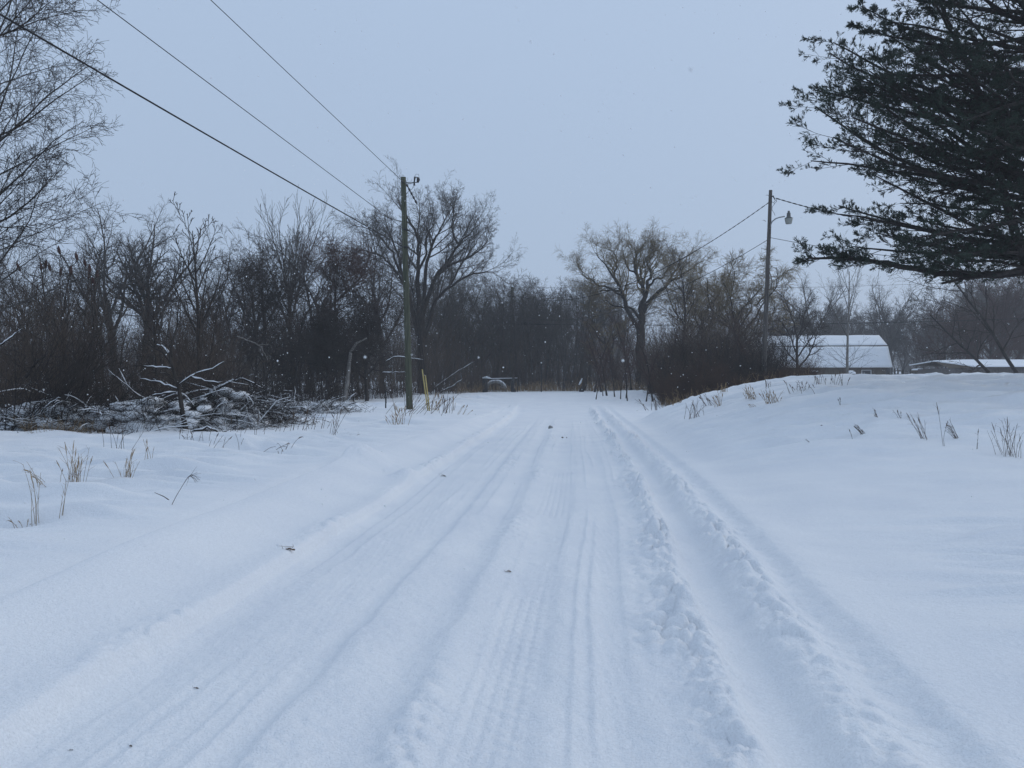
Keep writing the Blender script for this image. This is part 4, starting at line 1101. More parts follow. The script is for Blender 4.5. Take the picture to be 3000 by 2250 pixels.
lamp_pole, o2 = pole('leaning wooden utility pole carrying a lamp, on the hill left of the pine', rb, P3(2257, 558, 45), .155, .10, POLE_GREY)
def l2(px, py, Y=45): return P3(px, py, Y) - o2
MB().tubes(np.array([l2(2257, 664, 44.85), l2(2258, 657, 44.8), l2(2262, 649, 44.8), l2(2272, 641, 44.8), l2(2284, 637, 44.8), l2(2298, 634.5, 44.8)]), [.035] * 6, 8, cap=True).build('lamp_arm', METAL, lamp_pole)
lc = l2(2310, 638, 44.8)
u = 45 / F / K          # metres per photograph pixel there
MB().lathe([(.0, 19.5 * u), (3 * u, 19.5 * u), (3.2 * u, 15 * u), (2.2 * u, 14.6 * u), (5.3 * u, 13.6 * u), (5.8 * u, 3 * u), (7 * u, 1.5 * u), (11.5 * u, -1.8 * u), (11.8 * u, -3 * u), (0, -3 * u)], 18, lc).build('lamp_housing', HOUSING, lamp_pole)
MB().lathe([(0, -3.2 * u), (11.2 * u, -3.2 * u), (11.3 * u, -5 * u), (8.6 * u, -17 * u), (7.6 * u, -18 * u), (0, -18 * u)], 18, lc).build('lamp_shade', LAMP_GLASS, lamp_pole)
mb = MB(); mb.tubes(np.array([l2(2258, 576, 44.9), l2(2264, 575, 44.8), l2(2267, 580, 44.8), l2(2271, 588, 44.8), l2(2267, 592, 44.8)]), [.015, .05, .03, .02, .012], 6)
mb.tubes(np.array([l2(2258, 590, 44.8), l2(2268, 596, 44.8), l2(2274, 592, 44.8), l2(2275, 582, 44.8)]), [.014] * 4, 5)
mb.tubes(np.array([l2(2270, 596, 44.8), l2(2262, 606, 44.8), l2(2261, 616, 44.8), l2(2267, 624, 44.8), l2(2270, 632, 44.8)]), [.012] * 5, 5)
mb.build('cable_bundle', WIRE, lamp_pole)
mb = MB()
for px, py, s in ((2249, 574, -1), (2240, 649, -1), (2239, 732, -1), (2255, 735, 1), (2253, 748, 1), (2254, 757, 1), (2252, 795, 1), (2252, 818, 1), (2250, 838, 1), (2250, 850, 1)):
    a = l2(px - s * 3, py, 44.9); e = l2(px + s * random.Random(py).uniform(4, 12), py - random.Random(px + py).uniform(-1, 7), 44.8)
    mb.tubes(np.array([a, (a + e) / 2 + (0, 0, .03), e]), [.018, .014, .008], 4)
mb.build('vine', WEED, lamp_pole)
fb = P3(1497, 1120, 84); fb[2] = hz(fb[0], fb[1]) - .2
far_pole, o3 = pole('distant utility pole in the woodland at the end of the road', fb, P3(1500, 841, 84), .17, .14, POLE_WOOD)
MB().tubes(np.array([P3(1486, 870, 83.8), P3(1500, 868, 83.8), P3(1512, 870, 83.8)]) - o3, [.05, .06, .05], 6, cap=True).build('bracket', DARKMETAL, far_pole)

def wire(label, a, b, sag, r, m=WIRE, twist=False):
    a = np.array(a); b = np.array(b); n = 40
    t = np.linspace(0, 1, n)[:, None]; q = a + (b - a) * t; q[:, 2] -= (4 * sag * t * (1 - t))[:, 0]
    q = q - a
    mb = MB().tubes(q, np.full(n, r), 6)
    if twist:
        d = nrm(b - a); u1 = nrm(np.cross(d, [0, 0, 1.])); v1 = np.cross(d, u1); T_ = np.linspace(0, 1, 600); L = np.linalg.norm(b - a)
        qq = a + (b - a) * T_[:, None]; qq[:, 2] -= 4 * sag * T_ * (1 - T_); ph = T_ * L * 2 * math.pi / .9
        for k in (0, 1): mb.tubes(qq - a + (u1 * np.cos(ph + k * math.pi)[:, None] + v1 * np.sin(ph + k * math.pi)[:, None]) * r * 1.1, np.full(600, r * .8), 4)
    ob = mb.build('power_line', m); ob.location = a
    return tag(ob, label, 'power line')
def wpt(px, py, Y0):  # a point on the vertical plane through the near pole and the unseen next pole behind the viewer
    ux = (px / K - CX) / F; Xp = P3(1184, 0, 35)[0]; m_ = .2407
    Y = (Xp - m_ * 35) / (ux - m_); return P3(px, py, Y)
def extend(a, b, k): return b + (b - a) * k
p1 = P3(1178, 530, 34.8); e1 = wpt(617, 0, 0); wire('thin upper wire from the top of the near pole to the top left edge', p1, extend(p1, e1, 1.1), .0, .011)
p2 = P3(1184, 672, 34.8); e2 = wpt(285, 0, 0); wire('thin middle wire from below the top of the near pole to the upper left edge', p2, extend(p2, e2, .9), .0, .011)
p3 = P3(1185, 725, 34.8); e3 = wpt(-10, 18, 0); wire('thick lowest cable from the near pole to the left edge', p3, extend(p3, e3, .8), .12, .021)
s3 = (p3 + (e3 - p3) * .55)
tops = P3(1500, 900, 84)
wire('twisted service cable from the lamp pole down to the distant pole', l2(2254, 592) + o2, P3(1500, 862, 84), 2.6, .016, twist=True)
wire('thin lower wire from the lamp pole down to the distant pole', l2(2250, 702) + o2, P3(1500, 918, 84), 2.3, .016)
wire('twisted service cable from the lamp pole head into the pine', l2(2272, 581, 44.8) + o2, P3(3150, 700, 30), .5, .018, twist=True)
wire('thin wire from the lamp pole lower down into the pine', l2(2254, 696, 44.8) + o2, P3(3150, 790, 32), .3, .015)
wire('high thin wire crossing the sky beyond the distant pole and above the barn', P3(1300, 834, 86), P3(3200, 806, 84), .9, .014)
wire('second faint wire crossing above the barn to the right', P3(1500, 842, 86), P3(3200, 862, 82), 3.6, .012)
cab = wire('thick black cable crossing the woodland and above the barn roof', P3(1330, 946, 84), P3(3200, 925, 80), .55, .032)
sp = MB(); q = np.array([P3(1527, 946, 83.8), P3(1529, 947, 83.8), P3(1556, 948, 83.8), P3(1559, 948, 83.8)]); a = q[0].copy()
sp.tubes(q - a, [.05, .17, .17, .05], 10, cap=True); so = sp.build('splice_case', BLACK); so.location = a; tag(so, 'black splice case hanging on the thick cable beside the distant pole', 'cable splice')
# guy wires with yellow guards
ga = P3(1255, 1214, 34.5); ga[2] = hz(ga[0], ga[1])
for k, (bx, by, tx, ty, topy, lab) in enumerate(((1254, 1213, 1237, 1082, 672, 'guy wire with the taller yellow guard beside the near pole'), (1259, 1212, 1246, 1100, 725, 'guy wire with the shorter yellow guard beside the near pole'))):
    b0 = P3(bx, by, 34.4); b0[2] = hz(b0[0], b0[1]) - .05; t0 = P3(tx, ty, 34.6)
    g = thing('guy_wire', lab, 'guy wire', b0)
    top = P3(1186, topy, 34.95)
    MB().tubes(np.array([t0 - b0, (P3(1222 + 8 * k, 960, 34.7) - b0), top - b0]), [.010] * 3, 5).build('wire', WIRE, g)
    MB().tubes(np.array([(0, 0, 0), (t0 - b0) * .5, t0 - b0]), [.030, .030, .026], 8, cap=True).build('guard', YELLOW, g)
# thin stake
s0 = P3(1130, 1222, 36); s0[2] = hz(s0[0], s0[1]) - .1
o_ = MB().tubes(np.array([(0, 0, 0), (0, 0, 1.0), P3(1131, 1182, 36) - s0]), [.035, .033, .032], 6, cap=True).build('stake', DARKMETAL); o_.location = s0
tag(o_, 'thin dark metal stake standing in the snow left of the near pole', 'stake')

# ------------------------------------------------------------------ barn, shed, fence
th = R_(8)
E = np.array([46.6, 95.0]); dl = np.array([-math.cos(th), math.sin(th)]); dd_ = np.array([math.sin(th), math.cos(th)])
g0 = 1.15
barn = thing('barn', 'long brown barn under a snow-covered gambrel roof behind the hill', 'barn', (E[0], E[1], g0))
def bp(l, d, z): q = dl * l + dd_ * d; return (q[0], q[1], z)
EV, BR, RG, LEN, WD = 2.05, 4.78, 6.25, 17.5, 9.6
prof_o = [(-.15, EV), (1.55, BR), (WD / 2, RG), (WD - 1.55, BR), (WD + .15, EV)]
# walls incl. gable ends
mb = MB()
inset = .45
pw = [(inset, 0), (inset, EV + .55), (1.75, BR - .25), (WD / 2, RG - .3), (WD - 1.75, BR - .25), (WD - inset, EV + .55), (WD - inset, 0)]
v = [bp(l, d, z) for l in (.25, LEN - .25) for d, z in pw]
mb.raw(v, [[0, 7, 8, 1], [5, 12, 13, 6], [0, 1, 5, 6], [7, 13, 12, 8]])
mb.raw(v, [[1, 2, 4, 5], [8, 12, 11, 9]]); mb.raw(v, [[2, 3, 4], [9, 11, 10]])
mb.build('wall', BOARD, barn, False)
thk = .14
def roof_slab(d0, z0, d1, z1, l0, l1, name, m, up=0.0, t=thk):
    a = math.atan2(z1 - z0, d1 - d0); nx, nz = -math.sin(a), math.cos(a)
    if nz < 0: nx, nz = -nx, -nz
    ring = [(d0 + nx * up, z0 + nz * up), (d1 + nx * up, z1 + nz * up), (d1 + nx * (up + t), z1 + nz * (up + t)), (d0 + nx * (up + t), z0 + nz * (up + t))]
    v = [bp(l, d, z) for l in (l0, l1) for d, z in ring]
    return MB().raw(v, [[0, 1, 2, 3], [7, 6, 5, 4], [0, 4, 5, 1], [1, 5, 6, 2], [2, 6, 7, 3], [3, 7, 4, 0]]).build(name, m, barn, False)
for (a, b) in zip(prof_o[:-1], prof_o[1:]):
    rp_ = roof_slab(a[0], a[1], b[0], b[1], -.25, LEN + .2, 'roof', BOARD)
# snow lying on the roof: softly sagging sheets, lower one stopping short of the break so a dark line shows
def roof_snow(a, b, s0, s1, seed):
    n, m_ = 40, 10; rng = np.random.default_rng(seed); v = []
    an = math.atan2(b[1] - a[1], b[0] - a[0]); nx, nz = -math.sin(an), math.cos(an)
    if nz < 0: nx, nz = -nx, -nz
    for top in (0, 1):
        for j in range(m_ + 1):
            for i in range(n + 1):
                s = s0 + (s1 - s0) * j / m_; l = -.30 + (LEN + .5) * i / n
                h = thk + .004 + top * (.11 + .03 * float(vnoise(np.array([l * .5]), np.array([s * 3]), seed)[0])) * (0.25 if j in (0, m_) or i in (0, n) else 1)
                wv = .05 * math.sin(l * 1.7 + seed) if j in (0, m_) else 0
                d = a[0] + (b[0] - a[0]) * s + nx * h; z = a[1] + (b[1] - a[1]) * s + nz * h + wv * .3 * top
                v.append(bp(l, d, z))
    idx = np.arange(2 * (m_ + 1) * (n + 1)).reshape(2, m_ + 1, n + 1)
    t_ = idx[1]; f = np.stack([t_[:-1, :-1], t_[:-1, 1:], t_[1:, 1:], t_[1:, :-1]], -1).reshape(-1, 4)
    b_ = idx[0]; rim_t = np.concatenate([t_[0, :], t_[1:, -1], t_[-1, -2::-1], t_[-2:0:-1, 0]]); rim_b = np.concatenate([b_[0, :], b_[1:, -1], b_[-1, -2::-1], b_[-2:0:-1, 0]])
    f2 = np.stack([rim_t, rim_b, np.roll(rim_b, -1), np.roll(rim_t, -1)], -1)
    MB().raw(v, np.concatenate([f, f2])).build('roof_snow', SNOW, barn)
roof_snow(prof_o[0], prof_o[1], .0, .975, 3); roof_snow(prof_o[1], prof_o[2], .02, 1.0, 4); roof_snow(prof_o[2], prof_o[3], 0, .98, 5)
# window and door frame on the long wall
def wall_box(l, z, w, h, proud, t, name, m, parent):
    rot = np.array([[dl[0], dd_[0], 0], [dl[1], dd_[1], 0], [0, 0, 1]])
    q = bp(l, inset - proud, z); return MB().box(q, (w, t, h), rot).build(name, m, parent, False)
wl = 2.55
win = MB(); rot = np.array([[dl[0], dd_[0], 0], [dl[1], dd_[1], 0], [0, 0, 1]])
for cx_, cz_, w_, h_ in ((0, .52, 1.16, .07), (0, -.52, 1.16, .07), (-.545, 0, .07, .97), (.545, 0, .07, .97)):
    win.box(bp(wl + cx_, inset - .03, 1.28 + cz_), (w_, .08, h_), rot)
wf = win.build('window', WHITE, barn, False)
MB().box(bp(wl, inset - .012, 1.28), (1.02, .02, .97), rot).build('pane', PANE, wf, False)

sh = np.array([P3(2783, 0, 76)[0], 76.0]); gs = hz(sh[0] + 4, 78)
shed = thing('shed', 'low grey shed with a snow-covered roof at the right edge', 'shed', (sh[0], sh[1], gs))
W_, D_, EW, RW = 12.0, 7.0, 1.5, 2.25
v = [(.5, .9, 0), (W_, .3, 0), (W_, D_, 0), (.5, D_, 0), (.5, .9, EW - .05), (W_, .3, EW - .05), (W_, D_, EW - .05), (.5, D_, EW - .05)]
mb = MB().raw(v, [[0, 1, 5, 4], [1, 2, 6, 5], [2, 3, 7, 6], [3, 0, 4, 7]])
mb.build('wall', SHEDW, shed, False)
# hip roof with snow
a = [(-.35, 2.2, EW + .62), (2.4, -.1, EW + .02), (W_ + .4, -.3, EW + .02), (W_ + .4, D_ + .4, EW + .02), (-.2, D_ + .4, EW + .3), (3.4, 3.4, RW), (W_ + .4, 3.4, RW)]
mb = MB().raw(a, [[1, 2, 6, 5], [3, 4, 5, 6]]); mb.raw(a, [[0, 1, 5], [4, 0, 5]])
mb.raw([(-.35, 2.2, EW + .62), (2.4, -.1, EW + .02), (2.4, .45, EW - .06), (.45, .95, EW - .06)], [[0, 1, 2, 3]])
mb.build('roof', BOARD, shed, False)
a2 = [(x, y, z + .03) for x, y, z in a]; a3 = [(x, y, z + .14) for x, y, z in a]
mb = MB().raw(a3, [[1, 2, 6, 5], [3, 4, 5, 6]]); mb.raw(a3, [[0, 1, 5], [4, 0, 5]])
mb.raw(a2 + a3, [[0, 1, 8, 7], [1, 2, 9, 8], [2, 3, 10, 9], [3, 4, 11, 10], [4, 0, 7, 11]])
mb.build('roof_snow', SNOW, shed, False)

# corral fence
f0 = P3(2622, 1106, 92); f1 = P3(2788, 1106, 88)
fz = lambda q: hz(q[0], q[1])
fence = thing('corral_fence', 'dark rail fence in the snow between the barn and the shed', 'fence', (f0[0], f0[1], fz(f0)))
fo = np.array(fence.location)
for i in range(8):
    q = f0 + (f1 - f0) * i / 7; z = fz(q)
    MB().box(np.array([q[0], q[1], z + .62]) - fo, (.12, .12, 1.35 if i % 3 else 1.55)).build('post', BARK_DARK, fence, False)
for h in (.35, .72, 1.1):
    q = np.array([[*(f0 + (f1 - f0) * t)[:2], fz(f0 + (f1 - f0) * t) + h] for t in np.linspace(0, 1, 8)]) - fo - np.array([0, .1, 0])
    MB().tubes(q, [.045] * 8, 6).build('rail', BARK_DARK, fence)
f2 = P3(2695, 1100, 104)
for i, (px, Yq) in enumerate(((2672, 91), (2690, 91))):
    pass
# snow covered feeder by the fence
q = P3(2690, 1104, 90); q[2] = fz(q)
fd = thing('feeder', 'snow-topped hay feeder standing against the rail fence', 'feeder', q)
mb = MB()
for x in (-.5, .5):
    for y_ in (-.3, .3): mb.box((x, y_, .6), (.09, .09, 1.2))
mb.build('leg', BARK_DARK, fd, False); MB().box((0, 0, 1.1), (1.3, .8, .25)).build('trough', BOARD, fd, False)
MB().lathe([(0, 0), (.7, 0), (.72, .08), (.5, .17), (0, .2)], 12, (0, 0, 1.24)).build('snow_cap', SNOW, fd)

# barrel and post in front of the barn
q = P3(2386, 1100, 78); q[2] = hz(q[0], q[1])
bn = thing('bin', 'black bin with a flat snow cap at the left foot of the barn wall', 'bin', q)
hb_ = P3(2386, 1089, 78)[2] - q[2]
MB().lathe([(0, 0), (.26, 0), (.31, hb_ * .86), (.38, hb_ * .88), (.38, hb_ * .97), (0, hb_ * .98)], 14).build('body', BLACK, bn)
MB().lathe([(0, hb_), (.36, hb_), (.37, hb_ + .06), (.25, hb_ + .11), (0, hb_ + .13)], 14).build('snow_cap', SNOW, bn)
q = P3(2493, 1100, 76); q[2] = hz(q[0], q[1]); ht = P3(2493, 1096, 76)[2] - q[2]
bn = thing('mailbox', 'dark post with a lopsided snow cap before the barn wall', 'post', q)
MB().tubes(np.array([(0, 0, 0), (0, 0, ht)]), [.10, .12], 8, cap=True).build('post', DARKMETAL, bn)
MB().lathe([(0, ht), (.42, ht + .02), (.46, ht + .12), (.34, ht + .28), (.12, ht + .36), (0, ht + .37)], 14).build('snow_cap', SNOW, bn)

# pipe rail, culvert, stump at the road end
q0 = P3(1421, 1148, 70); q0[2] = hz(q0[0], q0[1]) - .05
gt = thing('pipe_gate', 'low rail gate on two dark posts with a snow line at the road end', 'gate', q0)
tl = P3(1421, 1109, 70) - q0; trr = P3(1516, 1107, 70) - q0
MB().tubes(np.array([(0, 0, 0), (tl[0] * .5, 0, tl[2] * .5), tl]), [.28, .25, .24], 9, cap=True).build('post', DARKMETAL, gt)
bb = P3(1505, 1150, 70) - q0
MB().tubes(np.array([bb, (bb + trr) / 2 + (-.3, 0, -.2), bb + (0, 0, 1.35)]), [.26, .16, .12], 8, cap=True).build('post', DARKMETAL, gt)
MB().tubes(np.array([tl + (0, 0, -.08), trr + (0, 0, -.08)]), [.05, .05], 8, cap=True).build('rail', DARKMETAL, gt)
MB().tubes(np.array([trr + (0, 0, -.1), trr + (.02, 0, -1.6)]), [.04, .04], 6, cap=True).build('rail', DARKMETAL, gt)
MB().tubes(np.array([tl + (-.25, 0, .06), tl + (.15, 0, .10), tl + (.6, 0, .0), trr + (0, 0, -.005)]), [.05, .13, .035, .02], 7, cap=True).build('snow_cap', SNOW, gt)
mb = MB()
for t in np.linspace(.12, .95, 9): mb.box(tl + (trr - tl) * t + np.array([0, .03, -1.0]), (.022, .022, 1.9))
mb.build('mesh_panel', DARKMETAL, gt, False)
cq = P3(1452, 1146, 71.5); cq[2] = hz(cq[0], cq[1])
cv = thing('culvert_pipe', 'pale concrete culvert ring half buried in snow behind the rail gate', 'culvert', cq)
a = np.linspace(0, math.pi, 20); ro, ri = 1.05, .82; v = []
for yy in (0, 1.6):
    for rr in (ro, ri):
        for t in a: v.append((rr * math.cos(t), yy, rr * math.sin(t)))
idx = np.arange(80).reshape(4, 20)
def st_(i, j): return np.stack([idx[i][:-1], idx[i][1:], idx[j][1:], idx[j][:-1]], -1)
MB().raw(v, np.concatenate([st_(0, 1), st_(2, 0), st_(1, 3), st_(3, 2)])).build('ring', CONC, cv)
t = np.linspace(.35, math.pi - .35, 14); MB().tubes(np.stack([1.08 * np.cos(t), np.full(14, .7), 1.08 * np.sin(t)], -1), .09 * np.sin(t) + .01, 7, cap=True).build('snow_cap', SNOW, cv)
sq = P3(1712, 1148, 71); sq[2] = hz(sq[0], sq[1]) - .05
sm = thing('tree_stump', 'dark forked stump with snow on it where the road meets the far scrub', 'stump', sq)
MB().tubes(np.array([(-.35, 0, 0), (-.05, 0, .5), (.1, 0, 1.1), (.05, 0, 2.6)]), [.22, .24, .2, .06], 8, cap=True).build('trunk', BARK_DARK, sm)
MB().tubes(np.array([(-.5, 0, .7), (-.35, 0, .95), (-.2, 0, 1.3)]), [.06, .10, .04], 7, cap=True).build('snow_cap', SNOW, sm)
for px, lab in ((1586, 'thin dark marker post with a snow tip at the far road edge'),):
    q = P3(px, 1152, 70); q[2] = hz(q[0], q[1]) - .05
    mp_ = thing('marker_post', lab, 'post', q)
    MB().box((0, 0, 1.3), (.09, .09, 2.7)).build('post', DARKMETAL, mp_, False); MB().lathe([(0, 2.66), (.07, 2.67), (.06, 2.74), (0, 2.76)], 8).build('snow_cap', SNOW, mp_)

# ------------------------------------------------------------------ grass tufts and weeds
def grass(label, px, py, n, h_px, lean=0.0, spread=.16, m=GRASS, seed=1, name='grass_tuft', r=.0026, heads=True, curl=.12, tilt=.22):
    X, Y, Z = on_ground(px, py); h = h_px / K / F * Y
    rng = np.random.default_rng(seed + 1000)
    p = np.stack([rng.normal(0, spread * h * .55, n), rng.normal(0, spread * h * .55, n), np.full(n, -.04)], -1)
    d = np.stack([rng.normal(lean, tilt, n), rng.normal(0, tilt, n), np.ones(n)], -1)
    lv = grow(rng, p, d, h * rng.uniform(.45, 1.05, n), max(r * 1.25, Y * .0003), [
        dict(n=7, gn=.05, up=(0, -curl * .5), tip=.55, k=2, s0=.45, ang=(12, 40), lr=(.12, .3), rr=.8), dict(n=4, gn=.1, up=(-.1, -.1), tip=.5)], rmin=.0012)
    mb = MB()
    for q in lv: mb.tubes(*q, 3)
    if heads:
        sel = rng.random(n) < .4
        q = lv[0][0][sel]; 
        if len(q): mb.tubes(q[:, -3:], np.repeat(np.array([[.0015, .006, .0015]]), len(q), 0) * max(1, Y / 9), 4)
    ob = mb.build(name, m); ob.location = (X, Y, Z)
    return tag(ob, label, 'grass' if name == 'grass_tuft' else 'weed_clump')
G = grass
G('dense upright tan grass tuft at left, second from the left edge', 215, 1440, 26, 150, .05, seed=1)
G('tan grass tuft leaning right, between the dense tuft and the bent stalk', 372, 1430, 22, 130, .10, seed=2)
G('two tall thin grass stalks at far left in the near snow', 105, 1545, 5, 200, .02, .1, seed=3, tilt=.06)
G('single tall grass stalk right of the two thin stalks', 172, 1540, 3, 200, .10, .08, seed=4, tilt=.05)
G('low bent grass blades between the thin stalks and the dense tuft', 135, 1470, 9, 80, -.5, .3, seed=5, tilt=.5, curl=.3)
G('short curled grass wisp nearest the lower left', 62, 1545, 5, 60, -.1, .2, seed=6, curl=.5)
G('sparse grass blades at the left edge below the broken branch', 8, 1432, 6, 60, .3, .3, seed=7)
G('small stiff grass wisp right of the second tuft', 435, 1395, 5, 80, .25, .1, seed=8)
G('tall thin reddish weed stalks in front of the brush pile left part', 330, 1345, 9, 95, .15, .4, WEED, 9, 'weed_clump')
G('small dark weed sprigs right below the crooked young tree', 560, 1312, 10, 60, .1, .6, WEED, 10, 'weed_clump')
G('scattered thin weed stems before the middle of the brush pile', 640, 1322, 9, 70, .3, .8, WEED, 11, 'weed_clump')
G('sparse weed stems before the right end of the brush pile', 760, 1290, 8, 60, .3, .9, WEED, 12, 'weed_clump')
G('leaning weed stems right of the long brush heap', 850, 1270, 10, 70, .25, .9, WEED, 13, 'weed_clump')
G('upright weed stems in front of the small twig heap', 940, 1262, 12, 75, .1, .9, WEED, 14, 'weed_clump')
G('dark thin weed stems right of the small twig heap', 975, 1290, 5, 95, .2, .15, WEED, 15, 'weed_clump')
G('dead flattened weed mat lying on the verge before the small twig heap', 1005, 1284, 26, 26, .6, 1.6, WEED, 16, 'weed_clump', curl=.6, tilt=1.4)
G('low arching weeds on the left verge, longest arcs', 820, 1330, 7, 60, .9, .6, WEED, 17, 'weed_clump', curl=.5, tilt=.6)
G('small feathery weed pair below the arching weeds', 810, 1342, 6, 32, .0, .8, WEED, 18, 'weed_clump')
G('tan grass and weeds left of the near pole base', 1165, 1255, 20, 75, -.15, .45, GRASS, 19)
G('dark dead weeds around the foot of the near pole', 1232, 1222, 24, 85, .35, .8, WEED, 20, 'weed_clump', tilt=.5)
G('tan grass around the base of the yellow guards', 1290, 1212, 22, 55, .2, .9, GRASS, 21)
G('upright dark weed with swollen tips right of the yellow guards', 1308, 1216, 9, 62, .1, .35, WEED, 22, 'weed_clump')
G('thin pale grass alone on the snow right of the weed with swollen tips', 1350, 1222, 5, 40, .5, .5, GRASS, 23)
# right side
G('branching dark weed bush on the hill foot, nearest the road end', 2034, 1228, 16, 62, .0, .35, WEED, 30, 'weed_clump', tilt=.33)
G('grey weed stems at the left foot of the bramble', 1918, 1207, 12, 55, -.2, .4, WEED, 31, 'weed_clump')
G('short tan grass tuft below the bramble left end', 1986, 1186, 14, 24, 0, .5, GRASS, 32)
G('pale tan upright grass tuft under the bramble, small and dense', 2118, 1160, 18, 34, 0, .35, GRASS, 33, tilt=.1)
G('dark twiggy weed leaning left between grass tufts on the hill', 2082, 1188, 10, 50, -.5, .4, WEED, 34, 'weed_clump')
G('tan grass tuft leaning left on the hill left shoulder', 2105, 1190, 13, 44, -.25, .3, GRASS, 35)
G('brown grass tuft leaning left, upper of the two large hill tufts', 2200, 1172, 22, 46, -.3, .35, GRASS, 36)
G('brown dense grass tuft, lower of the two large hill tufts', 2266, 1186, 26, 52, -.25, .4, GRASS, 37)
G('low fallen grass blades left of the lower large hill tuft', 2215, 1200, 8, 26, -.9, .6, GRASS, 38, curl=.4)
G('dark thin weeds above the lower large hill tuft', 2252, 1142, 8, 30, 0, .4, WEED, 39, 'weed_clump')
G('broad cluster of brown weed stems near the hill crest', 2350, 1152, 20, 44, -.3, .9, WEED, 40, 'weed_clump')
G('small brown weed stems right of the broad crest cluster', 2395, 1140, 10, 38, 0, .4, WEED, 41, 'weed_clump')
G('weed clump with dark dry leaves on the hill crest', 2450, 1133, 13, 44, .0, .5, WEED, 42, 'weed_clump')
G('single thin weed stalk with a branched head on the hill', 2462, 1188, 3, 40, -.2, .06, WEED, 43, 'weed_clump', tilt=.08)
G('brown grass blades leaning left, leftmost on the open hill slope', 2534, 1284, 12, 44, -.75, .25, WEED, 44, tilt=.15)
G('single leaning grass blade left of the slope tufts', 2502, 1286, 2, 48, -.45, .05, WEED, 45, tilt=.05)
G('small pair of grass blades high on the open slope', 2570, 1232, 6, 36, -.3, .1, WEED, 46, tilt=.12)
G('brown tall grass blades leaning left in the middle of the open slope', 2706, 1292, 11, 92, -.4, .14, WEED, 47, tilt=.14)
G('fallen long grass stalk lying beside the middle slope tuft', 2640, 1225, 4, 46, -.6, .1, WEED, 48, tilt=.12)
G('brown grass blades leaning left with curled tips, right of the middle tuft', 2808, 1288, 13, 72, -.6, .18, WEED, 49, tilt=.16)
G('tall thin lone stalk rising behind the curled-tip tuft', 2764, 1311, 2, 145, -.14, .02, WEED, 50, tilt=.02)
G('lone straight stalk between the curled-tip tuft and the right edge tuft', 2862, 1311, 2, 70, .02, .02, WEED, 51, tilt=.04)
G('dark upright grass tuft near the right edge of the picture', 2965, 1325, 20, 118, -.1, .28, WEED, 52, tilt=.22)
G('thin arched blade lying on the slope far left of the tufts', 2425, 1261, 2, 22, -2.4, .05, WEED, 53, curl=.3, tilt=.1)
G('thin bent blade on the slope below the arched one', 2375, 1319, 2, 30, -.9, .04, WEED, 54, tilt=.1)
# bent stalk with seed plume in the left foreground
def stalk(label, pix, Y, seed, r=.0042, plume=True):
    rng = np.random.default_rng(seed); a = []
    for (px, py), yy in zip(pix, Y): a.append(P3(px, py, yy))
    a = np.array(a); X0 = a[0].copy(); a = a - X0
    t = np.linspace(0, 1, 12); s = np.linspace(0, 1, len(a)); q = np.stack([np.interp(t, s, a[:, i]) for i in range(3)], -1)
    mb = MB().tubes(q, np.linspace(r, r * .4, 12), 4)
    if plume:
        n = 16; i = rng.integers(8, 12, n); d = nrm(q[i] - q[i - 1] + rng.normal(0, .5, (n, 3)) * np.linalg.norm(q[i] - q[i - 1], axis=1, keepdims=True) - np.array([0, 0, .02]))
        lv = grow(rng, q[i], d, .12, .0018, [dict(n=4, gn=.1, up=(-.08, -.08), tip=.5)], rmin=.001)
        mb.tubes(*lv[0], 3)
    ob = mb.build('grass_stalk', WEED); ob.location = X0
    tag(ob, label, 'grass')
stalk('long dry stalk bent in the middle with its feathery tip touching the snow', [(331, 1560), (412, 1497), (480, 1520), (556, 1551)], [8.1, 8.2, 8.1, 8.0], 61)
stalk('straight dry stalk with a feathery plume pointing up right', [(481, 1526), (512, 1460), (548, 1400), (560, 1390)], [8.5, 8.6, 8.7, 8.7], 62)
stalk('short dark broken stem lying against the feathery stalk', [(510, 1476), (480, 1455), (452, 1443)], [8.9, 8.95, 9.0], 63, .007, False)

# ------------------------------------------------------------------ debris on the road
def leaf(label, px, py, s, seed, name='dead_leaf', cat='leaf', m=LEAF, twig=False):
    X, Y, _ = on_ground(px, py); Z = hz(X, Y)
    rng = np.random.default_rng(seed); n = 7; v = []
    for i in range(n + 1):
        t = i / n; w = math.sin(math.pi * t) ** .7 * (.35 + .15 * rng.random())
        for sgn in (-1, 0, 1): v.append(((t - .5) * s, sgn * w * s * .6, s * (.10 + .22 * abs(sgn) * rng.random() + .08 * math.sin(t * 5))))
    idx = np.arange(3 * (n + 1)).reshape(n + 1, 3)
    f = np.concatenate([np.stack([idx[:-1, j], idx[1:, j], idx[1:, j + 1], idx[:-1, j + 1]], -1) for j in (0, 1)])
    mb = MB().raw(v, f)
    mb.tubes(np.array([(-s * .5, 0, s * .1), (-s * .8, .02 * s, s * .22), (-s * .95, .1 * s, s * .55)]), [s * .03, s * .025, s * .015], 4)
    if twig:
        for k in range(3): mb.tubes(np.array([(0, 0, s * .1), rng.normal(0, s * .5, 3) * (1, 1, .2) + (0, 0, s * .3), rng.normal(0, s * .9, 3) * (1, 1, .2) + (0, 0, s * .5)]), [s * .03, s * .025, s * .01], 4)
    ob = mb.build(name, m); ob.location = (X, Y, Z); ob.rotation_euler = (0, 0, rng.uniform(-.5, .5))
    tag(ob, label, cat)
leaf('crumpled brown leaf with a stem on the left lane edge', 850, 1632, .085, 71, twig=True)
leaf('small dead leaf on the ridge between the wheel tracks', 1490, 1665, .045, 72, twig=True)
leaf('tiny dark twig bit on the left lane, upper of the near bits', 574, 1992, .026, 73, 'twig_bit', 'twig', WEED)
leaf('tiny dark speck of bark at the lower left of the road', 206, 2161, .016, 74, 'twig_bit', 'twig', WEED)
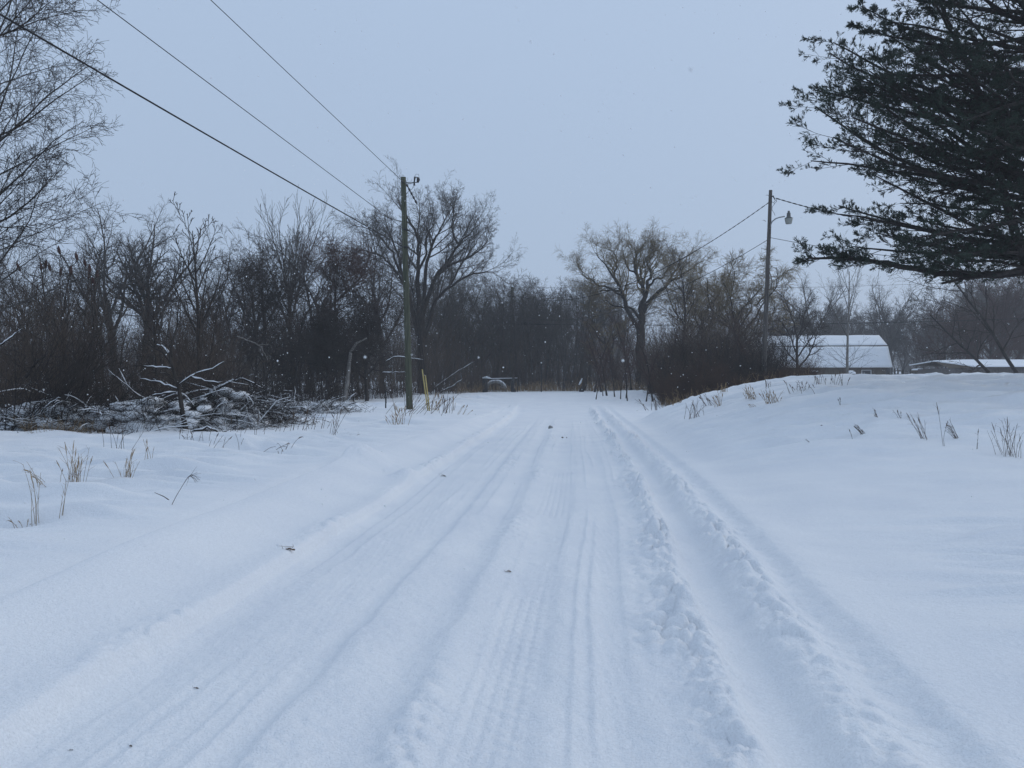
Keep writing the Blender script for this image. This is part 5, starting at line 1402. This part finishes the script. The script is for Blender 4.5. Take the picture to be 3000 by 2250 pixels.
leaf('tiny dark speck of bark right of the lower left one', 381, 2167, .016, 75, 'twig_bit', 'twig', WEED)
leaf('dark twig lying on the driven lane ahead of the broken bank', 1300, 1388, .08, 76, 'twig_bit', 'twig', WEED, True)
X, Y, _ = on_ground(1613, 1252); v = []
rng = np.random.default_rng(77)
for nm, lab, px, py, s in (('stone', 'grey stone with snow on it in the middle of the road near its end', 1613, 1253, .085), ('stone', 'small dark clod on the road right of the grey stone', 1648, 1276, .03), ('stone', 'tiny dark clod just right of the small one', 1660, 1276, .02)):
    X, Y, _ = on_ground(px, py); k = 9; th_ = np.linspace(0, math.pi, 7); ph = np.arange(k) * 2 * math.pi / k
    sp_ = np.array([[math.sin(a) * math.cos(b), math.sin(a) * math.sin(b), math.cos(a) * .75] for a in th_ for b in ph]) * s * (1 + .18 * rng.normal(0, 1, (63, 1)).clip(-1, 1))
    idx = np.arange(63).reshape(7, k); f = np.stack([idx[:-1], idx[1:], np.roll(idx[1:], -1, 1), np.roll(idx[:-1], -1, 1)], -1).reshape(-1, 4)
    ob = MB().raw(sp_, f).build(nm, CONC if s > .05 else WEED); ob.location = (X, Y, hz(X, Y) + s * .3); tag(ob, lab, 'stone')

# ------------------------------------------------------------------ falling snow
rng = np.random.default_rng(401)
N = 3600
Yf = 3.5 + 38 * rng.random(N) ** .8
p = np.stack([rng.uniform(-1.15, 1.15, N) * Yf * .75, Yf, rng.uniform(.05, 11, N)], -1)
s = (.006 + .010 * rng.random(N) ** 2.2) * np.clip(Yf / 14, .35, 1.0)
Yn = rng.uniform(.5, 2.2, 70)
p = np.concatenate([p, np.stack([rng.uniform(-.7, .7, 70) * Yn, Yn, 1.6 + rng.uniform(-.3, .5, 70) * Yn], -1)]); s = np.concatenate([s, rng.uniform(.0010, .0020, 70)]); N += 70
oc = np.array([(1, 0, 0), (-1, 0, 0), (0, 1, 0), (0, -1, 0), (0, 0, 1), (0, 0, -1)], float)
of = np.array([(0, 2, 4), (2, 1, 4), (1, 3, 4), (3, 0, 4), (2, 0, 5), (1, 2, 5), (3, 1, 5), (0, 3, 5)])
jit = 1 + .4 * rng.uniform(-1, 1, (N, 6, 1))
v = p[:, None] + oc[None] * s[:, None, None] * jit
f = (of[None] + (np.arange(N) * 6)[:, None, None]).reshape(-1, 3)
tag(MB().raw(v.reshape(-1, 3), f).build('falling_snow', FLAKE), 'falling snow flakes', 'snow', kind='stuff')

# ------------------------------------------------------------------ haze
hm = bpy.data.materials.new('haze'); hm.use_nodes = True; nt = hm.node_tree
nt.nodes.remove(nt.nodes['Principled BSDF'])
pv = nt.nodes.new('ShaderNodeVolumePrincipled'); pv.inputs['Color'].default_value = (.93, .95, .98, 1); pv.inputs['Density'].default_value = .0009
pv.inputs['Anisotropy'].default_value = .2
nt.links.new(pv.outputs['Volume'], nt.nodes['Material Output'].inputs['Volume'])
try: hm.cycles.homogeneous_volume = True
except Exception: pass
hb = MB().box((0, 140, 13.0), (640, 380, 30.0)).build('haze', hm, None, False); tag(hb, 'thin snowy haze in the air', 'haze', kind='stuff')

# ------------------------------------------------------------------ world, sun, camera
SUN_EL, SUN_AZ = 34, 62           # azimuth from straight ahead toward the right
w = bpy.data.worlds.new('World'); scene.world = w; w.use_nodes = True; nt = w.node_tree
bg = nt.nodes['Background']; bg.inputs['Strength'].default_value = .1
sky = nt.nodes.new('ShaderNodeTexSky'); sky.sky_type = 'NISHITA'; sky.sun_disc = False
sky.sun_elevation = R_(SUN_EL); sky.sun_rotation = R_(SUN_AZ); sky.dust_density = 4.0; sky.air_density = 1.2
tc = nt.nodes.new('ShaderNodeTexCoord'); sx = nt.nodes.new('ShaderNodeSeparateXYZ'); nt.links.new(tc.outputs['Generated'], sx.inputs['Vector'])
ns = nt.nodes.new('ShaderNodeTexNoise'); ns.inputs['Scale'].default_value = 1.6; ns.inputs['Detail'].default_value = 3
nt.links.new(tc.outputs['Generated'], ns.inputs['Vector'])
ma = nt.nodes.new('ShaderNodeMath'); ma.operation = 'MULTIPLY_ADD'; ma.inputs[1].default_value = .10
nt.links.new(ns.outputs['Fac'], ma.inputs[0]); nt.links.new(sx.outputs['Z'], ma.inputs[2])
rp = nt.nodes.new('ShaderNodeValToRGB'); e = rp.color_ramp.elements
e[0].position = .03; e[0].color = (.390, .496, .662, 1); e[1].position = .55; e[1].color = (.447, .569, .760, 1)
nt.links.new(ma.outputs[0], rp.inputs['Fac'])
sc = nt.nodes.new('ShaderNodeVectorMath'); sc.operation = 'SCALE'; sc.inputs['Scale'].default_value = 10.0
nt.links.new(rp.outputs['Color'], sc.inputs[0])
mx = nt.nodes.new('ShaderNodeMix'); mx.data_type = 'RGBA'; mx.inputs['Factor'].default_value = .92
nt.links.new(sky.outputs['Color'], mx.inputs['A']); nt.links.new(sc.outputs['Vector'], mx.inputs['B'])
nt.links.new(mx.outputs['Result'], bg.inputs['Color'])

sl = bpy.data.lights.new('sun', 'SUN'); sl.energy = .7; sl.angle = R_(60); sl.color = (1.0, .95, .88)
so = bpy.data.objects.new('sun', sl); COL.objects.link(so)
dv = np.array([math.sin(R_(SUN_AZ)) * math.cos(R_(SUN_EL)), math.cos(R_(SUN_AZ)) * math.cos(R_(SUN_EL)), math.sin(R_(SUN_EL))])
from mathutils import Vector
so.rotation_euler = Vector((-dv[0], -dv[1], -dv[2])).to_track_quat('-Z', 'Y').to_euler(); so.location = (20, 10, 40)

cam = bpy.data.cameras.new('camera'); cam.sensor_width = 36; cam.lens = 36 * F / 1024; cam.clip_end = 3000; cam.clip_start = .05
co = bpy.data.objects.new('camera', cam); COL.objects.link(co)
co.location = (0, 0, EYE); co.rotation_euler = (R_(90) - math.atan((384 - HY) / F), 0, 0)
cam.dof.use_dof = True; cam.dof.focus_distance = 11.0; cam.dof.aperture_fstop = 11.0
scene.camera = co
scene.view_settings.view_transform = 'Standard'; scene.view_settings.look = 'None'; scene.view_settings.exposure = 0; scene.view_settings.gamma = 1
scene.cycles.volume_bounces = 2; scene.cycles.max_bounces = 6; scene.cycles.use_denoising = True
